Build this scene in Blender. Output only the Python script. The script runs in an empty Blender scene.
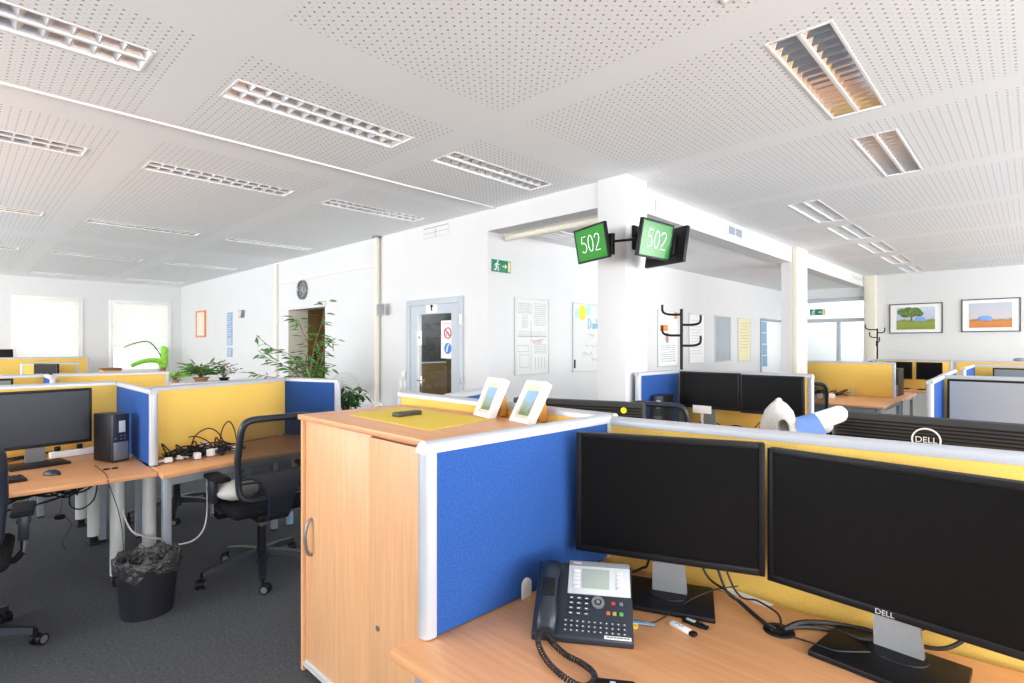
import bpy, bmesh, math, random
from mathutils import Vector, Matrix
random.seed(7)
C = bpy.context.scene.collection
PI = math.pi
R = math.radians

# ------------------------------------------------------------------ survey of the place
CAM_H, FOC, HY, YAW = 1.48, 540.0, 344.5, R(44.03)
cA, sA = math.cos(YAW), math.sin(YAW)
def _ray(px, py):
    r = (px - 512.0) / FOC
    return Vector((cA + sA * r, sA - cA * r, (HY - py) / FOC))
def at_z(px, py, z):
    d = _ray(px, py); t = (z - CAM_H) / d.z
    return Vector((d.x * t, d.y * t, z))
def at_x(px, py, x):
    d = _ray(px, py); t = x / d.x
    return Vector((x, d.y * t, CAM_H + d.z * t))
def at_y(px, py, y):
    d = _ray(px, py); t = y / d.y
    return Vector((d.x * t, y, CAM_H + d.z * t))

CEIL = 2.86
WX = 3.80      # long white wall of the left wing
WY = 14.7      # window wall
RX = 12.85     # end wall of the right wing
BY = 2.47      # beam line of the right wing
NY = 4.02      # back wall of the recess
DESK = 0.73
PT = 1.222     # top of the desk screens

# ------------------------------------------------------------------ materials
MATS = {}
def mat(name, col, rough=0.5, metal=0.0, spec=0.5, noise=0.0, nscale=40.0, bump=0.0, bscale=None, emit=0.0, alpha=1.0, trans=0.0, coat=0.0):
    if name in MATS: return MATS[name]
    m = bpy.data.materials.new(name); m.use_nodes = True
    nt = m.node_tree; b = nt.nodes['Principled BSDF']
    b.inputs['Base Color'].default_value = (*col, 1)
    b.inputs['Roughness'].default_value = rough
    b.inputs['Metallic'].default_value = metal
    b.inputs['Specular IOR Level'].default_value = spec
    if trans: b.inputs['Transmission Weight'].default_value = trans
    if alpha < 1: b.inputs['Alpha'].default_value = alpha
    if coat: b.inputs['Coat Weight'].default_value = coat
    if emit:
        b.inputs['Emission Color'].default_value = (*col, 1)
        b.inputs['Emission Strength'].default_value = emit
    if noise or bump:
        tc = nt.nodes.new('ShaderNodeTexCoord')
        n = nt.nodes.new('ShaderNodeTexNoise'); n.inputs['Scale'].default_value = nscale; n.inputs['Detail'].default_value = 3
        nt.links.new(tc.outputs['Object'], n.inputs['Vector'])
        if noise:
            mr = nt.nodes.new('ShaderNodeMapRange')
            mr.inputs['From Min'].default_value = 0.25; mr.inputs['From Max'].default_value = 0.75
            mr.inputs['To Min'].default_value = 1 - noise; mr.inputs['To Max'].default_value = 1 + noise
            nt.links.new(n.outputs['Fac'], mr.inputs['Value'])
            vm = nt.nodes.new('ShaderNodeVectorMath'); vm.operation = 'SCALE'
            vm.inputs[0].default_value = col
            nt.links.new(mr.outputs['Result'], vm.inputs['Scale'])
            nt.links.new(vm.outputs['Vector'], b.inputs['Base Color'])
        if bump:
            n2 = nt.nodes.new('ShaderNodeTexNoise'); n2.inputs['Scale'].default_value = bscale or nscale; n2.inputs['Detail'].default_value = 2
            nt.links.new(tc.outputs['Object'], n2.inputs['Vector'])
            bp = nt.nodes.new('ShaderNodeBump'); bp.inputs['Strength'].default_value = bump; bp.inputs['Distance'].default_value = 0.002
            nt.links.new(n2.outputs['Fac'], bp.inputs['Height']); nt.links.new(bp.outputs['Normal'], b.inputs['Normal'])
    MATS[name] = m
    return m

def wood(name, c1, c2, axis='X', rough=0.38):
    m = bpy.data.materials.new(name); m.use_nodes = True
    nt = m.node_tree; b = nt.nodes['Principled BSDF']
    tc = nt.nodes.new('ShaderNodeTexCoord'); mp = nt.nodes.new('ShaderNodeMapping')
    mp.inputs['Scale'].default_value = {'X': (1.2, 26, 26), 'Y': (26, 1.2, 26), 'Z': (26, 26, 1.2)}[axis]
    n = nt.nodes.new('ShaderNodeTexNoise'); n.inputs['Scale'].default_value = 2.4; n.inputs['Detail'].default_value = 5; n.inputs['Distortion'].default_value = 0.6
    cr = nt.nodes.new('ShaderNodeValToRGB')
    cr.color_ramp.elements[0].position = 0.3; cr.color_ramp.elements[0].color = (*c1, 1)
    cr.color_ramp.elements[1].position = 0.72; cr.color_ramp.elements[1].color = (*c2, 1)
    nt.links.new(tc.outputs['Object'], mp.inputs['Vector']); nt.links.new(mp.outputs['Vector'], n.inputs['Vector'])
    nt.links.new(n.outputs['Fac'], cr.inputs['Fac']); nt.links.new(cr.outputs['Color'], b.inputs['Base Color'])
    b.inputs['Roughness'].default_value = rough
    MATS[name] = m
    return m

def holes(name, col, hole, pitch=0.0425, rad=0.0058, rad2=0.0028):
    """perforated acoustic board: round holes on a square grid over a darker backing"""
    m = bpy.data.materials.new(name); m.use_nodes = True
    nt = m.node_tree; b = nt.nodes['Principled BSDF']; L = nt.links.new
    tc = nt.nodes.new('ShaderNodeTexCoord'); sx = nt.nodes.new('ShaderNodeSeparateXYZ'); L(tc.outputs['Object'], sx.inputs[0])
    def M(op, a, v=None):
        k = nt.nodes.new('ShaderNodeMath'); k.operation = op
        if hasattr(a, 'links') or not isinstance(a, (int, float)): L(a, k.inputs[0])
        else: k.inputs[0].default_value = a
        if v is not None:
            if isinstance(v, (int, float)): k.inputs[1].default_value = v
            else: L(v, k.inputs[1])
        return k.outputs[0]
    sq, sq2 = [], []
    for ax in ('X', 'Y'):
        q = M('DIVIDE', sx.outputs[ax], pitch)
        d = M('SUBTRACT', M('FRACT', q), 0.5); sq.append(M('MULTIPLY', d, d))
        d = M('SUBTRACT', M('FRACT', M('ADD', q, 0.5)), 0.5); sq2.append(M('MULTIPLY', d, d))
    big = M('LESS_THAN', M('SQRT', M('ADD', sq[0], sq[1])), rad / pitch)
    small = M('LESS_THAN', M('SQRT', M('ADD', sq2[0], sq2[1])), rad2 / pitch)
    msk = M('MAXIMUM', big, M('MULTIPLY', small, 0.6))
    mx = nt.nodes.new('ShaderNodeMix'); mx.data_type = 'RGBA'
    mx.inputs['A'].default_value = (*col, 1); mx.inputs['B'].default_value = (*hole, 1)
    L(msk, mx.inputs['Factor']); L(mx.outputs['Result'], b.inputs['Base Color'])
    b.inputs['Roughness'].default_value = 0.85; b.inputs['Specular IOR Level'].default_value = 0.2
    MATS[name] = m
    return m

WHITE = mat('wall_paint', (0.72, 0.725, 0.73), 0.8, spec=0.2, noise=0.012, nscale=3)
CEILP = mat('ceiling_plain', (0.87, 0.895, 0.91), 0.85, spec=0.2, noise=0.01, nscale=2)
CEILH = holes('ceiling_perforated', (0.87, 0.895, 0.91), (0.34, 0.33, 0.325))
TRIMW = mat('white_trim', (0.86, 0.86, 0.85), 0.45)
CREAM = mat('cream_paint', (0.80, 0.765, 0.64), 0.6)
CARPET = mat('grey_carpet', (0.088, 0.094, 0.106), 0.95, spec=0.1, noise=0.30, nscale=70, bump=1.0, bscale=300)
YELLOW = mat('yellow_fabric', (0.90, 0.60, 0.14), 0.9, spec=0.15, noise=0.08, nscale=220, bump=0.4, bscale=500)
BLUE = mat('blue_fabric', (0.028, 0.090, 0.315), 0.9, spec=0.15, noise=0.22, nscale=160, bump=0.4, bscale=500)
ALU = mat('aluminium_rail', (0.52, 0.54, 0.58), 0.38, metal=0.25, noise=0.02, nscale=300)
BEECHX = wood('beech_board', (0.72, 0.335, 0.14), (0.82, 0.425, 0.20), 'X')
BEECHY = wood('beech_desktop', (0.72, 0.335, 0.145), (0.82, 0.425, 0.205), 'Y')
BEECHZ = wood('beech_door', (0.74, 0.39, 0.185), (0.85, 0.485, 0.255), 'Z', 0.42)
BLACK = mat('black_plastic', (0.008, 0.008, 0.010), 0.45, spec=0.25, bump=0.05, bscale=600)
BLACKM = mat('black_soft', (0.010, 0.011, 0.015), 0.8, spec=0.2, bump=0.3, bscale=350)
NAVYBK = mat('bluish_black_plastic', (0.016, 0.022, 0.034), 0.38, bump=0.05, bscale=500)
SCRB = mat('black_screen', (0.0045, 0.0045, 0.005), 0.45, spec=0.12, noise=0.05, nscale=2)
SCRG = mat('slate_reflection_screen', (0.035, 0.045, 0.058), 0.4, spec=0.35, noise=0.05, nscale=2)  # slate tint stands in for window reflections on a black screen
SCRL = mat('glare_grey_screen', (0.34, 0.37, 0.40), 0.35, spec=0.5, noise=0.03, nscale=2)  # window glare on the screen put into its base colour
SILVER = mat('silver_plastic', (0.25, 0.26, 0.27), 0.4, metal=0.5, noise=0.03, nscale=150)
CHROME = mat('chrome', (0.75, 0.75, 0.76), 0.15, metal=1.0, noise=0.02, nscale=30)
MIRROR = mat('mirror_louvre', (0.86, 0.86, 0.87), 0.08, metal=0.85, noise=0.02, nscale=40)
GREYMET = mat('grey_metal', (0.30, 0.34, 0.39), 0.45, metal=0.2, noise=0.04, nscale=60)
LTGREY = mat('light_grey_metal', (0.62, 0.64, 0.64), 0.4, metal=0.1, noise=0.03, nscale=60)
DOORG = mat('door_grey', (0.50, 0.55, 0.60), 0.5, noise=0.02, nscale=30)
PAPER = mat('white_paper', (0.88, 0.88, 0.87), 0.8, noise=0.015, nscale=30)
OFFW = mat('off_white', (0.80, 0.78, 0.72), 0.7, noise=0.02, nscale=30)
CABLE = mat('black_cable', (0.010, 0.010, 0.012), 0.5, noise=0.1, nscale=50)
CABLEW = mat('white_cable', (0.75, 0.74, 0.70), 0.5, noise=0.05, nscale=50)
GREEN = mat('screen_green', (0.012, 0.20, 0.012), 0.25, emit=0.40)
SIGNG = mat('sign_green', (0.0, 0.22, 0.10), 0.45, noise=0.02, nscale=40)
LEAF = mat('leaf_green', (0.07, 0.22, 0.035), 0.5, noise=0.3, nscale=14)
LEAFD = mat('leaf_dark', (0.035, 0.12, 0.028), 0.5, noise=0.3, nscale=14)
LEAFB = mat('leaf_bright', (0.30, 0.72, 0.05), 0.5, noise=0.2, nscale=14)
TERRA = mat('terracotta', (0.35, 0.20, 0.11), 0.75, noise=0.1, nscale=40)
BARK = mat('stem_brown', (0.22, 0.15, 0.08), 0.8, noise=0.2, nscale=60)
ORANGE = mat('orange', (0.82, 0.28, 0.07), 0.6, noise=0.04, nscale=40)
SKYB = mat('pale_blue', (0.24, 0.40, 0.60), 0.6, noise=0.12, nscale=25)
CARD = mat('brown_card', (0.52, 0.22, 0.03), 0.75, noise=0.08, nscale=80)
YPAPER = mat('yellow_paper', (0.86, 0.62, 0.07), 0.7, noise=0.02, nscale=60)
BLUEP = mat('blue_print', (0.22, 0.40, 0.80), 0.6, noise=0.03, nscale=30)
LCD = mat('lcd_grey', (0.33, 0.38, 0.34), 0.3, noise=0.02, nscale=60)
BROWNW = mat('brown_wall', (0.19, 0.125, 0.05), 0.8, noise=0.05, nscale=6)
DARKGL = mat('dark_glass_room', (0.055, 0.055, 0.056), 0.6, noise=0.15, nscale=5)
GLOSSW = mat('white_gloss', (0.88, 0.88, 0.88), 0.3, noise=0.01, nscale=30)

def mk_special():
    m = bpy.data.materials.new('chair_mesh'); m.use_nodes = True; nt = m.node_tree
    b = nt.nodes['Principled BSDF']; b.inputs['Base Color'].default_value = (0.012, 0.013, 0.016, 1); b.inputs['Roughness'].default_value = 0.7
    tr = nt.nodes.new('ShaderNodeBsdfTransparent'); mx = nt.nodes.new('ShaderNodeMixShader')
    tc = nt.nodes.new('ShaderNodeTexCoord'); ck = nt.nodes.new('ShaderNodeTexNoise'); ck.inputs['Scale'].default_value = 400
    mr = nt.nodes.new('ShaderNodeMapRange'); mr.inputs['To Min'].default_value = 0.66; mr.inputs['To Max'].default_value = 0.76
    nt.links.new(tc.outputs['Object'], ck.inputs['Vector']); nt.links.new(ck.outputs['Fac'], mr.inputs['Value'])
    nt.links.new(mr.outputs['Result'], mx.inputs['Fac']); nt.links.new(tr.outputs[0], mx.inputs[1]); nt.links.new(b.outputs[0], mx.inputs[2])
    nt.links.new(mx.outputs[0], nt.nodes['Material Output'].inputs['Surface']); MATS['chair_mesh'] = m
    m = bpy.data.materials.new('bin_liner'); m.use_nodes = True; nt = m.node_tree
    b = nt.nodes['Principled BSDF']; b.inputs['Base Color'].default_value = (0.045, 0.045, 0.05, 1); b.inputs['Roughness'].default_value = 0.10
    b.inputs['Alpha'].default_value = 0.75; b.inputs['Specular IOR Level'].default_value = 1.0
    n = nt.nodes.new('ShaderNodeTexNoise'); n.inputs['Scale'].default_value = 34; n.inputs['Detail'].default_value = 3
    tc = nt.nodes.new('ShaderNodeTexCoord'); nt.links.new(tc.outputs['Object'], n.inputs['Vector'])
    bp = nt.nodes.new('ShaderNodeBump'); bp.inputs['Strength'].default_value = 1.0; bp.inputs['Distance'].default_value = 0.02
    nt.links.new(n.outputs['Fac'], bp.inputs['Height']); nt.links.new(bp.outputs['Normal'], b.inputs['Normal']); MATS['bin_liner'] = m
    m = bpy.data.materials.new('pleated_blind'); m.use_nodes = True; nt = m.node_tree
    d = nt.nodes.new('ShaderNodeBsdfDiffuse'); d.inputs['Color'].default_value = (0.90, 0.885, 0.83, 1)
    t = nt.nodes.new('ShaderNodeBsdfTranslucent'); t.inputs['Color'].default_value = (0.92, 0.90, 0.84, 1)
    mx = nt.nodes.new('ShaderNodeMixShader'); mx.inputs[0].default_value = 0.5
    nt.links.new(d.outputs[0], mx.inputs[1]); nt.links.new(t.outputs[0], mx.inputs[2]); nt.links.new(mx.outputs[0], nt.nodes['Material Output'].inputs['Surface'])
    MATS['pleated_blind'] = m
    m = bpy.data.materials.new('window_glass'); m.use_nodes = True; nt = m.node_tree
    g = nt.nodes.new('ShaderNodeBsdfGlossy'); g.inputs['Roughness'].default_value = 0.02
    t = nt.nodes.new('ShaderNodeBsdfTransparent'); t.inputs['Color'].default_value = (0.95, 0.97, 0.97, 1)
    mx = nt.nodes.new('ShaderNodeMixShader'); mx.inputs[0].default_value = 0.05
    nt.links.new(t.outputs[0], mx.inputs[1]); nt.links.new(g.outputs[0], mx.inputs[2]); nt.links.new(mx.outputs[0], nt.nodes['Material Output'].inputs['Surface'])
    MATS['window_glass'] = m
    m = m.copy(); m.name = 'picture_glass'; m.node_tree.nodes['Mix Shader'].inputs[0].default_value = 0.10; MATS['picture_glass'] = m
    m = bpy.data.materials.new('fan_wire'); m.use_nodes = True; m.node_tree.nodes['Principled BSDF'].inputs['Base Color'].default_value = (0.5, 0.5, 0.5, 1); MATS['fan_wire'] = m
mk_special()

# ------------------------------------------------------------------ mesh helpers
class MB:
    def __init__(s): s.bm = bmesh.new(); s.mi = 0
    def _f(s, vs, smooth=False):
        try:
            f = s.bm.faces.new(vs); f.material_index = s.mi; f.smooth = smooth; return f
        except ValueError: return None
    def box(s, x0, x1, y0, y1, z0, z1, bev=0.0, seg=2, M=None):
        bm2 = bmesh.new(); bmesh.ops.create_cube(bm2, size=1.0)
        for v in bm2.verts:
            v.co = Vector(((x0 + x1) / 2 + v.co.x * (x1 - x0), (y0 + y1) / 2 + v.co.y * (y1 - y0), (z0 + z1) / 2 + v.co.z * (z1 - z0)))
        if bev: bmesh.ops.bevel(bm2, geom=list(bm2.edges), offset=bev, segments=seg, profile=0.5, affect='EDGES')
        s._merge(bm2, M); return s
    def _merge(s, bm2, M=None):
        mp = {}
        for v in bm2.verts: mp[v] = s.bm.verts.new((M @ v.co) if M else v.co)
        for f in bm2.faces: s._f([mp[v] for v in f.verts])
        bm2.free()
    def prism(s, pts, z0, z1, bev=0.0, axis='z', M=None):
        """polygon in the plane, extruded along an axis"""
        bm2 = bmesh.new()
        def co(p, z): return {'z': (p[0], p[1], z), 'y': (p[0], z, p[1]), 'x': (z, p[0], p[1])}[axis]
        a = [bm2.verts.new(co(p, z0)) for p in pts]; b = [bm2.verts.new(co(p, z1)) for p in pts]
        bm2.faces.new(a[::-1]); bm2.faces.new(b); n = len(pts)
        for i in range(n): bm2.faces.new((a[i], a[(i + 1) % n], b[(i + 1) % n], b[i]))
        bmesh.ops.recalc_face_normals(bm2, faces=bm2.faces)
        if bev: bmesh.ops.bevel(bm2, geom=list(bm2.edges), offset=bev, segments=2, profile=0.5, affect='EDGES')
        s._merge(bm2, M); return s
    def cyl(s, p0, p1, r0, r1=None, seg=16, cap=True):
        return s.tube([p0, p1], r0, seg, r_end=r1, cap=cap)
    def tube(s, pts, r, seg=8, r_end=None, cap=True, closed=False, flat=None):
        pts = [Vector(p) for p in pts]; n = len(pts); r_end = r if r_end is None else r_end
        rings = []; up = None
        for i, p in enumerate(pts):
            if closed: d = pts[(i + 1) % n] - pts[i - 1]
            else: d = pts[min(i + 1, n - 1)] - pts[max(i - 1, 0)]
            if d.length < 1e-9: d = Vector((0, 0, 1))
            d.normalize()
            if up is None:
                up = Vector((0, 0, 1)) if abs(d.z) < 0.9 else Vector((1, 0, 0))
            u = d.cross(up)
            if u.length < 1e-6: u = d.orthogonal()
            u.normalize(); v = u.cross(d).normalized(); up = v
            rr = r + (r_end - r) * i / max(1, n - 1)
            a, b = (rr, rr) if not flat else (rr, rr * flat)
            rings.append([s.bm.verts.new(p + u * (a * math.cos(2 * PI * k / seg)) + v * (b * math.sin(2 * PI * k / seg))) for k in range(seg)])
        m = n if closed else n - 1
        for i in range(m):
            A, B = rings[i], rings[(i + 1) % n]
            for k in range(seg): s._f((A[k], A[(k + 1) % seg], B[(k + 1) % seg], B[k]), True)
        if cap and not closed: s._f(rings[0][::-1]); s._f(rings[-1])
        return s
    def lathe(s, prof, c=(0, 0, 0), seg=32, sx=1.0, sy=1.0, cap=False):
        rings = [[s.bm.verts.new((c[0] + r * sx * math.cos(2 * PI * k / seg), c[1] + r * sy * math.sin(2 * PI * k / seg), c[2] + z)) for k in range(seg)] for r, z in prof]
        for A, B in zip(rings, rings[1:]):
            for k in range(seg): s._f((A[k], A[(k + 1) % seg], B[(k + 1) % seg], B[k]), True)
        if cap: s._f(rings[0][::-1]); s._f(rings[-1])
        return s
    def quad(s, a, b, c, d): s._f([s.bm.verts.new(p) for p in (a, b, c, d)]); return s
    def ball(s, c, r, sx=1, sy=1, sz=1, seg=16, jit=0.0):
        bm2 = bmesh.new(); bmesh.ops.create_uvsphere(bm2, u_segments=seg, v_segments=max(6, seg // 2), radius=r)
        for v in bm2.verts:
            k = 1 + random.uniform(-jit, jit)
            v.co = Vector((c[0] + v.co.x * sx * k, c[1] + v.co.y * sy * k, c[2] + v.co.z * sz * k))
        for f in bm2.faces: f.smooth = True
        mp = {v: s.bm.verts.new(v.co) for v in bm2.verts}
        for f in bm2.faces: s._f([mp[v] for v in f.verts], True)
        bm2.free(); return s
    def leaf(s, base, d, L, w, nrm=None):
        d = Vector(d).normalized(); n = Vector(nrm) if nrm else Vector((random.uniform(-.5, .5), random.uniform(-.5, .5), 1))
        u = d.cross(n)
        if u.length < 1e-4: u = d.orthogonal()
        u.normalize(); n = u.cross(d); b = Vector(base)
        P = [b, b + d * L * .3 + u * w * .45 + n * L * .03, b + d * L * .62 + u * w * .42, b + d * L - n * L * .12, b + d * L * .62 - u * w * .42, b + d * L * .3 - u * w * .45 + n * L * .03]
        mid1 = b + d * L * .3 - n * L * .02; mid2 = b + d * L * .62 - n * L * .05
        v = [s.bm.verts.new(p) for p in P]; m1 = s.bm.verts.new(mid1); m2 = s.bm.verts.new(mid2)
        for q in ((v[0], v[1], m1), (v[1], v[2], m2, m1), (v[2], v[3], m2), (v[0], m1, v[5]), (m1, m2, v[4], v[5]), (m2, v[3], v[4])): s._f(q, True)
        return s
    def build(s, name, m, parent=None, smooth=40, loc=None, rz=None):
        me = bpy.data.meshes.new(name)
        bmesh.ops.recalc_face_normals(s.bm, faces=list(s.bm.faces)) if len(s.bm.faces) and name not in ('foliage',) else None
        s.bm.to_mesh(me); s.bm.free()
        for mm in (m if isinstance(m, (list, tuple)) else [m]): me.materials.append(mm)
        me.polygons.foreach_set('use_smooth', [True] * len(me.polygons))
        me.set_sharp_from_angle(angle=R(smooth))
        o = bpy.data.objects.new(name, me); C.objects.link(o)
        if parent is not None: o.parent = parent
        if loc is not None: o.location = loc
        if rz is not None: o.rotation_euler = (0, 0, rz)
        return o

def thing(name, label, cat, loc=(0, 0, 0), rz=0.0, group=None):
    o = bpy.data.objects.new(name, None); C.objects.link(o); o.empty_display_size = 0.1
    o.location = loc; o.rotation_euler = (0, 0, rz); o['label'] = label; o['category'] = cat
    if group: o['group'] = group
    return o
def tag(o, label, cat, group=None):
    o['label'] = label; o['category'] = cat
    if group: o['group'] = group
    return o
def struct(o):
    o['kind'] = 'structure'; return o
def sroot(name, loc=(0, 0, 0), rz=0.0):
    o = bpy.data.objects.new(name, None); C.objects.link(o); o.location = loc; o.rotation_euler = (0, 0, rz); o['kind'] = 'structure'
    return o
def dup(root, label, loc, rz=0.0, group=None):
    r = root.copy(); C.objects.link(r); r.location = loc; r.rotation_euler = (0, 0, rz); r['label'] = label
    if group: r['group'] = group
    for ch in list(root.children):
        c = ch.copy(); C.objects.link(c); c.parent = r
        for g in list(ch.children):
            d = g.copy(); C.objects.link(d); d.parent = c
    return r
def spline(pts, n=8, closed=False):
    pts = [Vector(p) for p in pts]; out = []; N = len(pts)
    rng = range(N if closed else N - 1)
    for i in rng:
        p0 = pts[i - 1] if (i > 0 or closed) else pts[0]; p1 = pts[i]; p2 = pts[(i + 1) % N]; p3 = pts[(i + 2) % N] if (i + 2 < N or closed) else pts[-1]
        for k in range(n):
            t = k / n
            out.append(0.5 * ((2 * p1) + (p2 - p0) * t + (2 * p0 - 5 * p1 + 4 * p2 - p3) * t * t + (3 * p1 - p0 - 3 * p2 + p3) * t ** 3))
    if not closed: out.append(pts[-1])
    return out
def text_obj(name, txt, size, m, parent, loc, rot=(PI / 2, 0, 0), ext=0.0006, align='CENTER'):
    cu = bpy.data.curves.new(name, 'FONT'); cu.body = txt; cu.size = size; cu.extrude = ext; cu.align_x = align; cu.align_y = 'CENTER'
    t = bpy.data.objects.new(name, cu); C.objects.link(t)
    dg = bpy.context.evaluated_depsgraph_get(); me = bpy.data.meshes.new_from_object(t.evaluated_get(dg))
    bpy.data.objects.remove(t); bpy.data.curves.remove(cu)
    me.materials.append(m); o = bpy.data.objects.new(name, me); C.objects.link(o); o.parent = parent; o.location = loc; o.rotation_euler = rot
    return o
def strokes(mb, lines, r, y=0.0, seg=6, flat=None):
    for ln in lines: mb.tube([(p[0], y, p[1]) for p in ln], r, seg)
    return mb
def scribble(mb, x0, x1, z, h, y, r, rnd, n=None):
    n = n or max(4, int((x1 - x0) / (h * .5)))
    mb.tube([(x0 + (x1 - x0) * i / n, y, z + rnd.uniform(-.5, .5) * h) for i in range(n + 1)], r, 4)

# ------------------------------------------------------------------ ceiling lights: where they sit
LW_COLS = [(-0.46, 0.66), (1.03, 2.14), (2.495, 3.59)]
LW_ROWS = [(2.98, 3.25), (4.78, 5.03), (7.45, 7.67), (10.40, 10.66), (13.62, 13.86)]
RECTS = []
for r_, (y0, y1) in enumerate(LW_ROWS):
    for c_, (x0, x1) in enumerate(LW_COLS):
        if r_ == 4 and c_ == 0: continue
        RECTS.append((x0, x1, y0, y1, ('L', r_, c_)))
for i, (x0, x1, y0, y1) in enumerate([(1.05, 2.17, .62, .90), (2.60, 3.74, .62, .89), (4.20, 5.33, .635, .88), (5.73, 6.84, 1.48, 1.76), (7.17, 8.23, 1.48, 1.77), (8.62, 9.70, 1.46, 1.75), (10.13, 11.2, 1.46, 1.75), (11.7, 12.7, 1.46, 1.75)]):
    RECTS.append((x0, x1, y0, y1, ('R', i, 0)))

# ------------------------------------------------------------------ the room
X0, Y0 = -4.2, -4.2
mb = MB(); mb.box(X0, RX + 3.0, Y0, WY + .2, -0.1, 0.0); struct(mb.build('floor', CARPET))

def build_ceiling():
    strips = [(-3.74, -3.535), (-2.24, -2.035), (-.74, -.535), (.76, .965), (2.26, 2.465), (3.76, 3.965), (5.28, 5.485), (6.80, 7.02), (8.36, 8.58), (9.86, 10.08), (11.4, 11.62)]
    bands = [(2.275, 2.68), (3.85, 4.25), (8.74, 9.32), (14.08, 14.82)]
    xs = sorted({X0, RX + .1, WX + .1} | {v for s_ in strips for v in s_} | {v for q in RECTS for v in q[:2]})
    ys = sorted({Y0, WY + .1, BY + .1, .03, .05} | {v for s_ in bands for v in s_} | {v for q in RECTS for v in q[2:4]})
    mb = MB(); vc = {}
    def V(x, y):
        if (x, y) not in vc: vc[(x, y)] = mb.bm.verts.new((x, y, CEIL))
        return vc[(x, y)]
    for i in range(len(xs) - 1):
        for j in range(len(ys) - 1):
            x = (xs[i] + xs[i + 1]) / 2; y = (ys[j] + ys[j + 1]) / 2
            if x > WX + .1 and y > BY + .1: continue
            if any(a < x < b and c < y < d for a, b, c, d, _ in RECTS): continue
            plain = any(a < x < b for a, b in strips) or any(a < y < b for a, b in bands) or (.03 < y < .05)
            mb.mi = 0 if plain else 1
            mb._f((V(xs[i], ys[j]), V(xs[i + 1], ys[j]), V(xs[i + 1], ys[j + 1]), V(xs[i], ys[j + 1])))
    o = struct(mb.build('ceiling', [CEILP, CEILH]))
    mb = MB()
    mb.box(X0, WX, 3.895, 3.93, CEIL - .012, CEIL + .002, .004)
    struct(mb.build('trim_1', TRIMW))
    mb = MB(); mb.box(X0 - .2, RX + 3.2, Y0 - .2, WY + .3, CEIL + .13, CEIL + .2); struct(mb.build('ceiling_slab', CEILP))
build_ceiling()

def wall_x(name, x0, x1, y0, y1, holes_, m=WHITE, z1=CEIL + .14):
    """wall running along y, with rectangular openings (ya, yb, za, zb)"""
    mb = MB(); ys = sorted({y0, y1} | {v for h in holes_ for v in h[:2]}); zs = sorted({0.0, z1} | {v for h in holes_ for v in h[2:]})
    for a, b in zip(ys, ys[1:]):
        for c, d in zip(zs, zs[1:]):
            my, mz = (a + b) / 2, (c + d) / 2
            if any(h[0] < my < h[1] and h[2] < mz < h[3] for h in holes_): continue
            mb.box(x0, x1, a, b, c, d)
    bmesh.ops.remove_doubles(mb.bm, verts=mb.bm.verts, dist=1e-5)
    return struct(mb.build(name, m))
def wall_y(name, x0, x1, y0, y1, holes_, m=WHITE, z1=CEIL + .14):
    mb = MB(); xs = sorted({x0, x1} | {v for h in holes_ for v in h[:2]}); zs = sorted({0.0, z1} | {v for h in holes_ for v in h[2:]})
    for a, b in zip(xs, xs[1:]):
        for c, d in zip(zs, zs[1:]):
            mx, mz = (a + b) / 2, (c + d) / 2
            if any(h[0] < mx < h[1] and h[2] < mz < h[3] for h in holes_): continue
            mb.box(a, b, y0, y1, c, d)
    bmesh.ops.remove_doubles(mb.bm, verts=mb.bm.verts, dist=1e-5)
    return struct(mb.build(name, m))

pdL, pdR = at_x(288.3, 310.2, WX), at_x(325, 306.7, WX)
dL, dR = at_x(408, 301, WX), at_x(464, 294.7, WX)
lint_z = 2.63; rec_y0 = 2.62; rec_y1 = NY
PASS = (pdR.y, pdL.y, 0.0, pdL.z); DOOR = (dR.y, dL.y, 0.0, dL.z)
wall_x('wall_left', WX, WX + .2, NY, WY + .2, [PASS, DOOR])
win1 = (at_y(12, 292, WY).x, at_y(83, 297, WY).x); win2 = (at_y(109, 298, WY).x, at_y(171, 302, WY).x)
WZ = (0.85, 2.47)
WINS = [(-3.2, -2.1), (-.85, .25), win1, win2]
wall_y('wall_back', X0, WX + .2, WY, WY + .25, [(a, b, *WZ) for a, b in WINS])
wall_x('wall_right', RX, RX + .2, Y0, NY + .2, [(2.42, 3.9, 0.0, 2.46)])
struct(wall_x('wall_west', X0 - .25, X0, Y0, WY + .2, [(5.0, 6.8, .85, 2.55), (7.4, 9.2, .85, 2.55), (9.8, 11.6, .85, 2.55), (12.0, 13.6, .85, 2.55), (2.6, 4.4, .85, 2.55)]))
struct(wall_y('wall_front', X0 - .2, RX + .2, Y0 - .25, Y0, [(-3.6 + 2.0 * k, -3.6 + 2.0 * k + 1.7, .85, 2.6) for k in range(8)]))
wall_y('wall_recess', WX + .2, RX + .2, NY, NY + .2, [(at_y(760, 318, NY).x, at_y(783.5, 320, NY).x, 0, 2.02)])
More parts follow.
